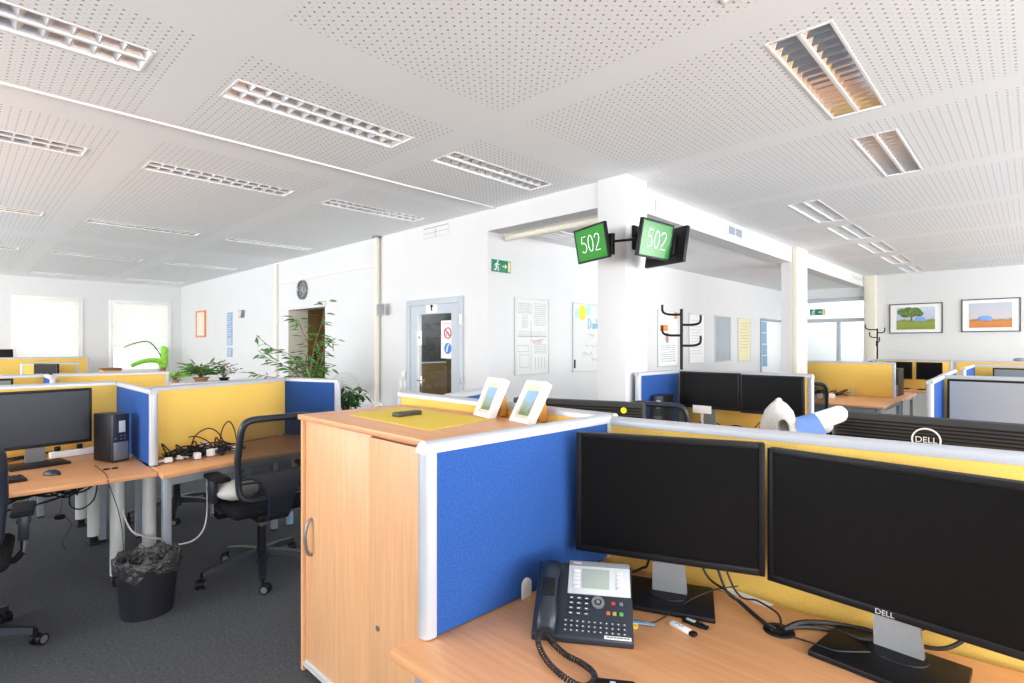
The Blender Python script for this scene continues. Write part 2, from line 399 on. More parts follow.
# lintel over the recess, column, beams, second and third pillar
mb = MB(); mb.box(WX, WX + .2, rec_y0 - .02, NY, 2.64, CEIL); struct(mb.build('lintel', WHITE))
mb = MB(); mb.box(3.765, 4.10, 2.365, 2.64, 0, CEIL, .004); struct(mb.build('column', WHITE))
px2 = 8.60
mb = MB(); mb.box(4.10, 8.25, BY, BY + .2, 2.645, CEIL); struct(mb.build('beam', WHITE))
mb = MB(); mb.box(8.72, RX, BY, BY + .2, 2.645, CEIL); struct(mb.build('beam', WHITE))
mb = MB(); mb.box(8.25, 8.74, BY, BY + .135, 0, CEIL); mb.box(8.46, 8.74, 2.40, BY, 0, CEIL); struct(mb.build('pillar', WHITE))
mb = MB(); mb.box(8.27, 8.46, 2.40, BY - .003, 0, CEIL, .01); struct(mb.build('trim_2', CREAM))
mb = MB(); mb.box(12.72, RX, 2.26, 2.46, 0, CEIL, .01); struct(mb.build('trim_3', CREAM))
mb = MB(); mb.box(WX + .2, RX, BY + .2, NY, lint_z + .025, lint_z + .06); struct(mb.build('ceiling_recess', mat('bright_white_paint', (.94, .945, .95), .85, spec=.2, noise=.01, nscale=2)))
mb = MB(); mb.cyl((4.05, 2.70, 2.60), (4.05, 4.0, 2.60), .03, seg=14); struct(mb.build('trim_4', CREAM))
# cream pipes on the long wall, thin trunking line
p1 = at_x(276, 300, WX); p2 = at_x(380, 260, WX)
mb = MB(); mb.box(WX - .05, WX, p1.y - .10, p1.y + .02, 0, CEIL - .03, .012); struct(mb.build('trim_5', mat('soft_cream', (0.80, 0.78, 0.71), 0.6)))
mb = MB(); mb.cyl((WX - .05, p2.y, 0.12), (WX - .05, p2.y, CEIL), .033, seg=14); struct(mb.build('trim_6', CREAM))
mb = MB(); mb.cyl((WX - .05, p2.y, CEIL - .025), (WX - .05, p2.y, CEIL - .001), .055, seg=18); struct(mb.build('trim_7', SILVER))
mb = MB(); mb.box(WX - .012, WX, p2.y + .04, p1.y - .1, 2.495, 2.512); struct(mb.build('trim_8', OFFW))
a_ = at_x(355, 402, WX); b_ = at_x(385, 402, WX)
mb = MB(); mb.box(WX - .05, WX, b_.y, a_.y, .70, .745, .005); struct(mb.build('trim_9', TRIMW))
mb = MB(); mb.box(WX - .015, WX, NY, pdR.y - .01, 0, .07); struct(mb.build('baseboard_left', TRIMW))
mb = MB(); mb.box(RX - .015, RX, Y0, 2.2, 0, .07); struct(mb.build('baseboard_right', TRIMW))
# passage behind the opening: a cream reveal, then a brown lobby
mb = MB(); mb.box(WX + .2, WX + .33, pdL.y, pdL.y + .1, 0, CEIL); mb.box(WX + .001, WX + .199, pdL.y - .004, pdL.y, 0, pdL.z); struct(mb.build('wall_passage', CREAM))
mb = MB(); mb.box(WX + 1.6, WX + 1.7, pdR.y - 1.2, pdL.y + 2.2, 0, CEIL); mb.box(WX + .2, WX + 1.7, pdR.y - 1.3, pdR.y - 1.2, 0, CEIL); mb.box(WX + .2, WX + 1.7, pdL.y + 2.2, pdL.y + 2.3, 0, CEIL); struct(mb.build('wall_passage_end', BROWNW))
mb = MB(); mb.box(WX + .2, WX + 1.7, pdR.y - 1.3, pdL.y + 2.3, 2.5, 2.54); struct(mb.build('ceiling_passage', CEILP))

# ------------------------------------------------------------------ windows
def window(idx, a, b):
    w = b - a; r = sroot('window_%d' % idx, (a, WY, WZ[0])); h = WZ[1] - WZ[0]
    m = MB(); e = .075
    m.box(0, e, -.02, .09, 0, h, .006); m.box(w - e, w, -.02, .09, 0, h, .006); m.box(e, w - e, -.02, .09, 0, e, .006); m.box(e, w - e, -.02, .09, h - e, h, .006)
    m.build('window_frame', GLOSSW, r)
    m = MB(); m.box(e - .01, w - e + .01, .035, .045, e - .01, h - e + .01); m.build('window_pane', MATS['window_glass'], r)
    m = MB(); m.box(-.05, w + .05, -.16, -.01, -.05, -.012, .006); m.build('window_sill', GLOSSW, r)
    return r
for i, (a, b) in enumerate(WINS): window(i + 1, a, b)
def blind(label, a, b, zb):
    t = thing('pleated_blind', label, 'blind', (a + .06, WY - .03, zb)); w = b - a - .12; h = WZ[1] - .06 - zb
    m = MB(); n = int(h / .022); prev = None
    for i in range(n + 1):
        z = h * i / n; y = -.008 if i % 2 else .008
        cur = (m.bm.verts.new((.004, y, z)), m.bm.verts.new((w - .004, y, z)))
        if prev: m._f((prev[0], prev[1], cur[1], cur[0]))
        prev = cur
    m.build('pleats', MATS['pleated_blind'], t, smooth=1)
    m = MB(); m.box(0, w, -.014, .014, -.02, 0, .003); m.build('bottom_bar', TRIMW, t)
    m = MB(); m.box(0, w, -.018, .018, h, h + .03, .003); m.build('head_rail', TRIMW, t)
blind('cream pleated blind lowered over the whole wider window by the corner desks', win1[0], win1[1], 1.0)
blind('cream pleated blind stopping half-way, above the bright green plant', win2[0], win2[1], at_y(113, 349, WY).z)

# ------------------------------------------------------------------ glass front at the end of the recess, white door
def glazed_front():
    r = sroot('door_1', (RX + .04, 2.42, 0), -PI / 2); # local x runs towards -y
    w = 1.48; m = MB()
    for x0, x1, z0, z1 in [(-.0 - w, -w + .06, 0, 2.46), (-.07, 0, 0, 2.46), (-w, 0, 2.38, 2.46), (-w, 0, 1.95, 2.03), (-.56, -.49, 0, 1.95)]:
        m.box(x0, x1, -.03, .05, z0, z1, .005)
    m.build('door_frame', DOORG, r)
    m = MB(); m.box(-w + .05, -.06, 0, .01, 2.02, 2.39); m.box(-w + .05, -.55, 0, .01, .02, 1.96); m.box(-.5, -.06, 0, .01, .02, 1.96); m.build('door_pane', MATS['window_glass'], r)
glazed_front()
# bright stair hall beyond the glass
mb = MB(); mb.box(RX + 2.8, RX + 2.9, .5, 5.5, 0, CEIL); struct(mb.build('wall_hall', WHITE))
wd0, wd1 = at_y(760, 318, NY), at_y(783.5, 320, NY)
r = sroot('door_2', (wd0.x, NY, 0)); w = wd1.x - wd0.x
mb = MB(); mb.box(0, .05, -.02, .1, 0, 2.02, .004); mb.box(w - .05, w, -.02, .1, 0, 2.02, .004); mb.box(.05, w - .05, -.02, .1, 1.97, 2.02, .004); mb.build('door_frame', GREYMET, r)
mb = MB(); mb.box(.05, w - .05, .01, .05, 0.005, 1.97); mb.build('door_leaf', GLOSSW, r)
mb = MB(); mb.cyl((w - .13, 0.01, 1.02), (w - .13, -.04, 1.02), .01); mb.cyl((w - .13, -.04, 1.02), (w - .25, -.04, 1.02), .01); mb.build('door_handle', CHROME, r)
q0 = at_y(762, 320, NY)
rnd = random.Random(3)
for k in range(4):
    z = 1.93 - k * .235
    m = MB(); m.box(-.14, .14, -.004, 0, -.11, .11)
    o = m.build('door_poster', SKYB, None, loc=(wd0.x + .26 + .01 * k, NY + .008, z - .09)); tag(o, ['pale blue sheet at the top of the white door', 'pale blue sheet second from the top on the white door', 'pale blue sheet third from the top on the white door', 'pale blue sheet at the bottom of the column on the white door'][k], 'poster', 'blue sheets on the white door')
# grey door with dark glass
r = sroot('door_3', (WX, dL.y, 0), -PI / 2); w = dL.y - dR.y; h = dL.z
g0, g1 = at_x(417.5, 315, WX), at_x(452, 312.5, WX)
gx0, gx1, gz1 = dL.y - g0.y, dL.y - g1.y, g0.z
mb = MB()
mb.box(0, .07, -.03, .12, 0, h, .006); mb.box(w - .07, w, -.03, .12, 0, h, .006); mb.box(.07, w - .07, -.03, .12, h - .07, h, .006); mb.build('door_frame', DOORG, r)
mb = MB(); mb.box(.07, gx0, -.01, .04, .005, h - .07); mb.box(gx1, w - .07, -.01, .04, .005, h - .07); mb.box(gx0, gx1, -.01, .04, gz1, h - .07); mb.box(gx0, gx1, -.01, .04, .005, .25); mb.build('door_leaf', DOORG, r)
mb = MB(); mb.box(gx0 - .005, gx1 + .005, .01, .018, .245, gz1 + .005); mb.build('door_pane', MATS['window_glass'], r)
mb = MB(); mb.box(gx0, gx0 + .05, -.012, .02, .25, gz1, .002); mb.build('glazing_bead', LTGREY, r)
hd = at_x(421.5, 380, WX); hx = dL.y - hd.y
mb = MB(); mb.cyl((hx, -.01, hd.z), (hx, -.06, hd.z), .011); mb.cyl((hx, -.055, hd.z), (hx + .12, -.055, hd.z), .010); mb.box(hx - .022, hx + .022, -.016, -.009, hd.z - .14, hd.z + .05, .003); mb.build('door_handle', CHROME, r)
for z in (1.75, 1.1, .3):
    mb = MB(); mb.cyl((w - .01, -.035, z - .05), (w - .01, -.035, z + .05), .011); mb.build('door_hinge', CHROME, r)
# dark room behind the glass: wainscot and wall
mb = MB(); mb.box(WX + 1.0, WX + 1.05, NY + .22, dL.y + .5, 1.30, CEIL);  mb.box(WX + .2, WX + 1.05, dL.y + .5, dL.y + .55, 0, CEIL); struct(mb.build('wall_dark_room', DARKGL))
mb = MB(); mb.box(WX + .99, WX + 1.06, NY + .22, dL.y + .5, 0, 1.275); mb.box(WX + .2, WX + .99, dL.y + .485, dL.y + .5, 0, 1.225); struct(mb.build('trim_10', BROWNW))
mb = MB(); mb.box(WX + .985, WX + 1.05, NY + .22, dL.y + .5, 1.275, 1.30); mb.box(WX + .2, WX + .98, dL.y + .48, dL.y + .5, 1.226, 1.245); struct(mb.build('trim_11', LTGREY))
mb = MB(); mb.box(WX + .2, WX + 1.05, NY + .21, dL.y + .55, 2.4, 2.44); struct(mb.build('ceiling_dark_room', DARKGL))

# ------------------------------------------------------------------ ceiling luminaires
MIRL = mat('half_lit_louvre', (0.86, 0.87, 0.89), 0.18, metal=0.55, noise=0.02, nscale=40)  # mirror louvre with bright window reflections mixed in as diffuse white
MIRW = mat('lit_louvre', (0.84, 0.86, 0.87), 0.30, metal=0.1, noise=0.02, nscale=40)  # same louvre again, its bright reflections painted as a white base
def luminaire(x0, x1, y0, y1, label, nb=14, group=None, lm=MIRROR):
    t = thing('louvre_ceiling_light', label, 'ceiling light', (x0, y0, CEIL), 0, group)
    L, W = x1 - x0, y1 - y0; H = .10
    m = MB(); e = .010
    m.box(-.005, L + .005, -.005, e, -.003, .008, .001); m.box(-.005, L + .005, W - e, W + .005, -.003, .008, .001); m.box(-.005, e, e, W - e, -.003, .008, .001); m.box(L - e, L + .005, e, W - e, -.003, .008, .001)
    m.build('frame', GLOSSW, t)
    m = MB(); m.box(0, L, 0, W, H, H + .01); m.box(0, .004, 0, W, .01, H); m.box(L - .004, L, 0, W, .01, H); m.box(0, L, 0, .004, .01, H); m.box(0, L, W - .004, W, .01, H); m.build('housing', mat('lamp_housing', (.50, .51, .52), .45, noise=.02), t)
    ref = MB()
    for c0, c1 in ((e, W / 2 - .010), (W / 2 + .010, W - e)):
        cw = c1 - c0
        for side in (0, 1):
            prev = None
            for k in range(6):
                s_ = k / 5; z = .003 + .05 * s_; off = .030 * s_ ** 1.3
                y = c0 + off if side == 0 else c1 - off
                cur = (ref.bm.verts.new((e, y, z)), ref.bm.verts.new((L - e, y, z)))
                if prev: ref._f((prev[0], prev[1], cur[1], cur[0]), True)
                prev = cur
    ref.build('side_reflector', lm, t)
    m = MB(); m.box(e, L - e, W / 2 - .011, W / 2 + .011, .001, .010, .002); m.build('centre_spine', GLOSSW, t)
    m = MB()
    for i in range(nb + 1):
        x = e + (L - 2 * e) * i / nb
        tw = (L - 2 * e) / nb * .40
        m.prism([(x - .0018, .006), (x + .0018, .006), (x + tw * .55, .030), (x + tw, .060), (x - tw, .060), (x - tw * .55, .030)], e + .002, W - e - .002, axis='y')
    for y in (e + .003, W / 2, W - e - .003): m.box(e, L - e, y - .002, y + .002, .02, .05)
    m.build('louvre_slats', lm, t)
    for c in (W * .27, W * .73):
        m = MB(); m.cyl((.03, c, .075), (L - .03, c, .075), .013, seg=10); m.build('lamp_tube', mat('lamp_tube', (0.95, 0.95, 0.92), 0.4, emit=0.06), t)
    return t
rown = ['nearest row of the left wing', 'second row of the left wing', 'third row of the left wing', 'fourth row of the left wing', 'row beside the windows']
coln = ['cut off by the left picture edge', 'in the middle of its row', 'at the wall end of its row']
LN = {}
rowdesc = ['white bead side, nearest the camera', '', '', '', '']
labels = {
 ('L', 0, 0): 'large louvred ceiling light cut off at the top left of the photo',
 ('L', 0, 1): 'long twin louvred ceiling light in the middle of the nearest left-wing row',
 ('L', 0, 2): 'louvred ceiling light with green reflections, nearest to the white column',
 ('L', 1, 0): 'louvred ceiling light just beyond the white bead, cut by the left photo edge',
 ('L', 1, 1): 'middle louvred ceiling light of the first row beyond the white bead',
 ('L', 1, 2): 'louvred ceiling light beyond the white bead, beside the wall above the grey door',
 ('L', 2, 0): 'louvred ceiling light of the third row back, cut by the left photo edge',
 ('L', 2, 1): 'middle louvred ceiling light of the third row back in the left wing',
 ('L', 2, 2): 'third row louvred ceiling light by the wall near the round clock',
 ('L', 3, 0): 'sliver of louvred ceiling light at the left photo edge, fourth row back',
 ('L', 3, 1): 'middle louvred ceiling light of the fourth row, above the blinded windows',
 ('L', 3, 2): 'fourth row louvred ceiling light by the wall above the orange picture',
 ('L', 4, 1): 'thin far louvred ceiling light directly in front of the wider blinded window',
 ('L', 4, 2): 'thin far louvred ceiling light in the corner by the half-blinded window',
 ('R', 0, 0): 'louvred ceiling light of which only a corner shows at the top photo edge',
 ('R', 1, 0): 'largest louvred ceiling light on the right, with orange reflections in its louvres',
 ('R', 2, 0): 'louvred ceiling light right behind the large orange-reflecting one',
 ('R', 3, 0): 'bright louvred ceiling light nearest the camera in the right wing row of five',
 ('R', 4, 0): 'second louvred ceiling light in the right wing row of five',
 ('R', 5, 0): 'third louvred ceiling light in the right wing row of five',
 ('R', 6, 0): 'fourth louvred ceiling light in the right wing row of five',
 ('R', 7, 0): 'farthest louvred ceiling light of the right wing, close to the picture wall',
}
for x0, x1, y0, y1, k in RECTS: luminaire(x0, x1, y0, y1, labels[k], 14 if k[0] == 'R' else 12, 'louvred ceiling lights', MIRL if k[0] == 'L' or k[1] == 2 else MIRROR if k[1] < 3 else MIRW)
o = at_z(563, 235, lint_z)
t = thing('square_ceiling_light', 'small square louvred light in the low ceiling of the recess', 'ceiling light', (o.x - .3, o.y - .12, lint_z - .012))
mb = MB(); mb.box(0, .6, 0, .3, 0, .012, .003); mb.build('frame', GLOSSW, t)
mb = MB()
for i in range(9): mb.box(.03 + i * .062, .06 + i * .062, .03, .27, -.008, .001)
mb.build('louvre', MIRROR, t)

# ------------------------------------------------------------------ desk screens
def panel(name, label, P0, P1, z0, z1, m, posts=(True, True), th=.044, group='fabric desk screens', bevel_end=True, plinth=None):
    P0 = Vector((P0[0], P0[1], 0)); P1 = Vector((P1[0], P1[1], 0)); d = P1 - P0; L = d.length
    t = thing(name, label, 'desk screen', (P0.x, P0.y, z0), math.atan2(d.y, d.x), group)
    h = z1 - z0; a = .036 if posts[0] else 0; b = .036 if posts[1] else 0; rh = .03
    mbb = MB(); mbb.box(a - .002, L - b + .002, -th / 2 + .003, th / 2 - .003, .0, h - rh + .002, .002); mbb.build('fabric_panel', m, t)
    n = 8; prof = [(-th / 2, h - rh)] + [(-th / 2 * math.cos(PI * k / n), h - .016 + .016 * math.sin(PI * k / n)) for k in range(n + 1)] + [(th / 2, h - rh)]
    r = MB()
    # rail with mitred, rounded ends
    ends = []
    for s_, x in ((0, 0.0), (1, L)):
        ring = []
        for (y, z) in prof:
            cut = ((z - (h - rh)) * .35 if posts[s_] else 0)
            ring.append(r.bm.verts.new((x + (cut if s_ == 0 else -cut), y, z)))
        ends.append(ring)
    for k in range(len(prof) - 1): r._f((ends[0][k], ends[0][k + 1], ends[1][k + 1], ends[1][k]), True)
    r._f((ends[0][0], ends[0][-1], ends[1][-1], ends[1][0])); r._f(ends[0][::-1]); r._f(ends[1])
    r.build('top_rail', ALU, t)
    for s_ in (0, 1):
        if not posts[s_]: continue
        p = MB(); x0, x1 = (0, .036) if s_ == 0 else (L, L - .036)
        pts = [(x1, -th / 2)] + [(x0 + (x1 - x0) * (.45 - .45 * math.sin(PI * k / n)), -th / 2 * math.cos(PI * k / n)) for k in range(n + 1)] + [(x1, th / 2)]
        p.prism(pts, 0, h - rh + .001); p.build('end_post', ALU, t)
    return t

# ------------------------------------------------------------------ monitor
def monitor(label, loc, rz, w=.55, h=.365, zc=.285, scr=SCRB, group='black flat monitors', logo=True, fy=-.014, neck=(0, 0), foot=(0, 0)):
    t = thing('monitor', label, 'monitor', loc, rz, group)
    z0, z1 = zc - h / 2, zc + h / 2
    m = MB(); m.box(-w / 2, w / 2, fy, fy + .028, z0, z1, .004)
    m.box(-w / 2 + .03, w / 2 - .03, fy + .02, fy + .05, z0 + .03, z1 - .03, .015)
    b = .016
    for x0, x1, q0, q1 in ((-w / 2, -w / 2 + b, z0, z1), (w / 2 - b, w / 2, z0, z1), (-w / 2 + b, w / 2 - b, z0, z0 + .02), (-w / 2 + b, w / 2 - b, z1 - b, z1)):
        m.box(x0, x1, fy - .007, fy + .002, q0, q1, .002)
    m.build('housing', BLACK, t)
    m = MB(); m.box(-w / 2 + b - .001, w / 2 - b + .001, fy - .003, fy + .001, z0 + .019, z1 - b + .001); m.build('screen', scr, t)
    if logo: text_obj('logo', 'DELL', .018, LTGREY, t, (0, fy - .0078, z0 + .0095), ext=.0004)
    m = MB(); nx, ny = neck; vs = []
    for z, cx, y0, w_ in ((.012, nx, .006 + ny, .05), (zc - h / 2 + .035, nx * .6, fy + .008, .045)):
        vs.append([m.bm.verts.new(p) for p in ((cx - w_, y0, z), (cx + w_, y0, z), (cx + w_, y0 + .018, z), (cx - w_, y0 + .018, z))])
    for j in range(4): m._f((vs[0][j], vs[0][(j + 1) % 4], vs[1][(j + 1) % 4], vs[1][j]))
    m._f(vs[0][::-1]); m._f(vs[1]); m.build('stand_neck', SILVER, t)
    m = MB(); m.lathe([(.0, .0), (.062, .0), (.060, .003), (.0, .003)], (nx, ny, .014), 28, 1, .75); m.build('swivel_plate', BLACK, t)
    m = MB(); fx_, fy_ = foot; m.prism([(-.145 + fx_, -.14 + fy_), (.145 + fx_, -.14 + fy_), (.135 + fx_, .06 + fy_), (-.135 + fx_, .06 + fy_)], 0, .014, .003); m.build('stand_base', BLACK, t)
    return t

# ------------------------------------------------------------------ office chair (faces +y, origin on the floor under the lift)
def office_chair(label, loc, rz, spin=0.0, group='black mesh swivel chairs'):
    t = thing('office_chair', label, 'chair', loc, rz, group)
    for k in range(5):
        a = 2 * PI * k / 5 + spin; d = Vector((math.cos(a), math.sin(a), 0)); u = Vector((-d.y, d.x, 0))
        m = MB(); A, B = d * .03 + Vector((0, 0, .125)), d * .345 + Vector((0, 0, .085))
        vs = []
        for P, ww, hh in ((A, .030, .05), (d * .18 + Vector((0, 0, .115)), .025, .036), (B, .019, .026)):
            vs.append([m.bm.verts.new(P + u * sx * ww + Vector((0, 0, sz * hh / 2))) for sx, sz in ((-1, -1), (1, -1), (.8, 1), (-.8, 1))])
        for q in range(2):
            for j in range(4): m._f((vs[q][j], vs[q][(j + 1) % 4], vs[q + 1][(j + 1) % 4], vs[q + 1][j]))
        m._f(vs[0][::-1]); m._f(vs[2])
        m.build('base_arm', NAVYBK, t, smooth=50)
        c = d * .35; ca = a + 1.1; cd = Vector((math.cos(ca), math.sin(ca), 0)); cu = Vector((-cd.y, cd.x, 0)); ctr = c + cd * .018 + Vector((0, 0, .028))
        m = MB()
        for s_ in (-1, 1): m.cyl(ctr + cu * s_ * .010, ctr + cu * s_ * .026, .028, seg=18)
        m.cyl(ctr + cu * -.012, ctr + cu * .012, .02, seg=12); m.cyl(c + Vector((0, 0, .045)), c + Vector((0, 0, .09)), .010, seg=8)
        w_ = m.build('caster', BLACK, t)
        m = MB()
        for s_ in (-1, 1): m.cyl(ctr + cu * s_ * .0265, ctr + cu * s_ * .0275, .019, seg=16)
        m.build('wheel_cap', SILVER, w_)
    m = MB(); m.cyl((0, 0, .07), (0, 0, .16), .036, .032, seg=18); m.cyl((0, 0, .16), (0, 0, .30), .027, seg=18); m.build('lift_cover', BLACK, t)
    m = MB(); m.cyl((0, 0, .29), (0, 0, .40), .016, seg=14); m.build('gas_lift', CHROME, t)
    m = MB(); m.box(-.10, .10, -.20, .14, .375, .425, .015); m.cyl((.10, .05, .40), (.22, .05, .395), .008); m.build('mechanism', BLACK, t)
    m = MB(); bm2 = bmesh.new(); bmesh.ops.create_grid(bm2, x_segments=12, y_segments=12, size=1)
    m.box(-.245, .245, -.22, .25, .42, .495, .034, 4); m.build('seat', BLACKM, t, smooth=60); bm2.free()
    # backrest: rounded frame leaning back, mesh stretched inside
    def bp(x, s_):  # s 0..1 up the back
        z = .53 + .505 * s_; y = -.235 - .075 * s_ + .05 * math.sin(PI * min(1, s_ * 1.4)) * .6 - (x / .23) ** 2 * -.03
        return Vector((x, y, z))
    out = []
    for k in range(40):
        a = 2 * PI * k / 40; e = .28
        x = math.copysign(abs(math.cos(a)) ** e, math.cos(a)); z = math.copysign(abs(math.sin(a)) ** e, math.sin(a))
        out.append(bp(x * (.225 - .012 * (z < 0)), .5 + z * .5))
    m = MB(); m.tube(out, .025, 8, closed=True, flat=.75); m.build('backrest_frame', NAVYBK, t, smooth=70)
    m = MB(); nx, nz = 12, 14; g = {}
    for i in range(nx + 1):
        for j in range(nz + 1):
            g[i, j] = m.bm.verts.new(bp(-.21 + .42 * i / nx, .03 + .94 * j / nz) + Vector((0, .006, 0)))
    for i in range(nx):
        for j in range(nz): m._f((g[i, j], g[i + 1, j], g[i + 1, j + 1], g[i, j + 1]), True)
    m.build('backrest_mesh', MATS['chair_mesh'], t)
    m = MB()
    for s_ in (.22, .27, .32): m.tube([bp(-.2 + .4 * i / 8, s_) + Vector((0, -.012, 0)) for i in range(9)], .010, 6, flat=.6)
    m.build('lumbar_support', NAVYBK, t)
    # bracket from the mechanism up to the frame
    m = MB(); secs = [(.06, -.19, .385, .02), (.065, -.27, .43, .02), (.075, -.31, .55, .018), (.12, -.305, .66, .014), (.205, -.285, .70, .012)]
    vs = [[m.bm.verts.new((sx * w_, y + sy * th, z)) for sx, sy in ((-1, -1), (1, -1), (1, 1), (-1, 1))] for w_, y, z, th in secs]
    for a, b in zip(vs, vs[1:]):
        for j in range(4): m._f((a[j], a[(j + 1) % 4], b[(j + 1) % 4], b[j]))
    m._f(vs[0][::-1]); m._f(vs[-1]); m.build('back_bracket', NAVYBK, t, smooth=30)
    for s_ in (-1, 1):
        m = MB(); x = s_ * .285
        m.tube([(s_ * .12, 0.02, .41), (s_ * .25, .02, .405), (x, .02, .44)], .017, 8); m.build('arm_bracket', BLACK, t)
        m = MB(); m.cyl((x, .02, .42), (x, .02, .56), .013, seg=12); a_ = m.build('arm_strut', CHROME, t)
        m = MB(); m.box(x - .022, x + .022, -.015, .055, .50, .655, .010); m.box(x - .03, x + .03, .005, .035, .585, .605, .006); m.build('arm_sleeve', NAVYBK, a_)
        m = MB(); m.box(x - .045, x + .045, -.17, .06, .655, .685, .013, 3); m.build('arm_pad', BLACKM, t)
    return t

# ------------------------------------------------------------------ desks
def desk(label, poly, legs, z=DESK, grain=BEECHX, legmat=GREYMET, round_legs=(), group=None, rails=()):
    c = sum((Vector((p[0], p[1], 0)) for p in poly), Vector()) / len(poly)
    t = thing('desk', label, 'desk', (c.x, c.y, 0), 0, group)
    L = [(p[0] - c.x, p[1] - c.y) for p in poly]
    m = MB(); m.prism(L, z - .026, z, .003); m.build('desktop', grain, t)
    for (x, y) in legs:
        m = MB(); m.box(x - c.x - .022, x - c.x + .022, y - c.y - .022, y - c.y + .022, 0.012, z - .026, .003); l = m.build('leg', legmat, t)
        m = MB(); m.cyl((x - c.x, y - c.y, 0), (x - c.x, y - c.y, .013), .024, seg=12); m.build('foot', BLACK, l)
    for (x, y) in round_legs:
        m = MB(); m.cyl((x - c.x, y - c.y, 0.06), (x - c.x, y - c.y, z - .06), .038, seg=24); m.cyl((x - c.x, y - c.y, z - .06), (x - c.x, y - c.y, z - .026), .03, seg=12); l = m.build('leg', LTGREY, t)
        m = MB(); m.cyl((x - c.x, y - c.y, 0), (x - c.x, y - c.y, .06), .026, seg=14); m.box(x - c.x - .03, x - c.x + .03, y - c.y - .05, y - c.y + .05, 0, .02, .004); m.build('foot', BLACK, l)
    for (a, b) in rails:
        A = Vector((a[0] - c.x, a[1] - c.y, z - .055)); B = Vector((b[0] - c.x, b[1] - c.y, z - .055)); d = (B - A); an = math.atan2(d.y, d.x)
        m = MB(); M = Matrix.Translation(A) @ Matrix.Rotation(an, 4, 'Z'); m.box(0, d.length, -.012, .012, -.028, .028, .002, M=M); m.build('frame_rail', legmat, t)
    return t

# ================================================================== FRONT CLUSTER
# tall beech cabinet
CX0, CX1, CY0, CY1, CZ = 1.100, 1.665, 1.165, 2.405, 1.162
t = thing('beech_cabinet', 'tall beech sliding-door cabinet behind the near blue screen', 'cabinet', (CX0, CY0, 0)); w, L, h = CX1 - CX0, CY1 - CY0, CZ
mb = MB(); mb.box(.002, w, 0, .02, .0, h - .022); mb.box(.002, w, L - .02, L, 0, h - .022); mb.box(w - .01, w, .02, L - .02, 0, h - .022); mb.box(.03, w, .02, L - .02, .03, .05); mb.box(.05, w, .02, L - .02, 0, .03); mb.build('carcass', BEECHZ, t)
mb = MB(); mb.box(-.012, w, -.002, L + .004, h - .022, h, .002); mb.build('top', BEECHY, t)
mb = MB(); mb.box(.014, .030, L * .55 - .02, L - .021, .05, h - .03, .002); d_ = mb.build('door', BEECHZ, t)
mb = MB(); mb.tube(spline([(.014, L - .085, .54), (-.006, L - .085, .555), (-.018, L - .085, .62), (-.006, L - .085, .685), (.014, L - .085, .70)], 6), .0075, 8); mb.build('handle', SILVER, d_)
mb = MB(); mb.box(.032, .046, .021, L * .55 + .03, .05, h - .03, .002); d_ = mb.build('door', BEECHZ, t)
mb = MB(); mb.box(.002, .018, .021, L * .55 - .022, .05, h - .035, .002)
mb.build('door_front', BEECHZ, t)
mb = MB(); mb.lathe([(.0, 0), (.010, 0), (.011, .003), (.0, .003)], seg=18); k_ = mb.build('lock', SILVER, t); k_.location = (.0015, L * .55 - .085, .42); k_.rotation_euler = (0, -PI / 2, 0)
mb = MB(); mb.box(.0, .05, .02, L - .02, .028, .040); mb.box(.012, .016, .02, L - .02, .04, .052); mb.build('bottom_track', LTGREY, t)

# desk screens of the near cluster
FP0, FP1 = (1.625, 1.115), (1.80, -.30)
panel('blue_desk_screen', 'big bright blue screen with a silver edge beside the desk phone', (.823, 1.120), (1.63, 1.095), DESK + .003, 1.233, BLUE)
panel('yellow_desk_screen', 'yellow screen right behind the two large near monitors', FP0, (1.86, -.75), DESK - .05, 1.226, YELLOW, posts=(False, True))
panel('yellow_desk_screen', 'yellow screen behind the two small photo frames on the cabinet', (1.742, 2.555), (1.725, 1.13), DESK - .05, 1.222, YELLOW, posts=(True, False))
panel('blue_desk_screen', 'blue screen edge rising behind the left photo frame towards the grey door', (1.80, 2.215), (2.43, 2.43), DESK - .05, 1.222, BLUE, posts=(False, True))
desk('beech desk at the bottom of the photo holding the desk phone', [(.745, 1.137), (1.565, 1.137), (1.60, .86), (1.80, -.80), (.80, -.80)], [(.80, 1.06), (.86, -.72), (1.70, -.72)], grain=BEECHY, rails=[((.80, 1.06), (.86, -.72)), ((.80, 1.06), (1.5, 1.06))])
desk('beech desk hidden behind the near yellow screen, holding white paper rolls', [(1.79, 1.10), (1.90, -.80), (2.85, -.80), (2.85, 2.15), (1.79, 2.15)], [(2.68, -.7), (2.68, 2.08), (1.90, 2.08)], grain=BEECHY, legmat=GREYMET)

# two near monitors
def place_mon(L_, R_, **k):
    """panel seen from the front, from its left edge to its right edge (plan points)"""
    L_, R_ = Vector(L_), Vector(R_); d = R_ - L_; rz = math.atan2(d.y, d.x); c = (L_ + R_) / 2
    n = Vector((-d.y, d.x)).normalized()    # behind the panel
    o = c + n * .014
    return monitor(k.pop('label'), (o.x, o.y, DESK + .0005), rz, w=d.length - .004, **k)
place_mon((1.370, 1.043), (1.578, .539), label='large black monitor beside the blue screen, behind the desk phone', h=.371, zc=.287, scr=SCRB, logo=False, group=None, neck=(.014, -.028), foot=(-.002, .006))
place_mon((1.594, .540), (1.556, -.02), label='large black monitor at the right photo edge with a logo on its lower bezel', h=.371, zc=.274, scr=SCRB, group=None, neck=(.028, -.030), foot=(.022, -.026))

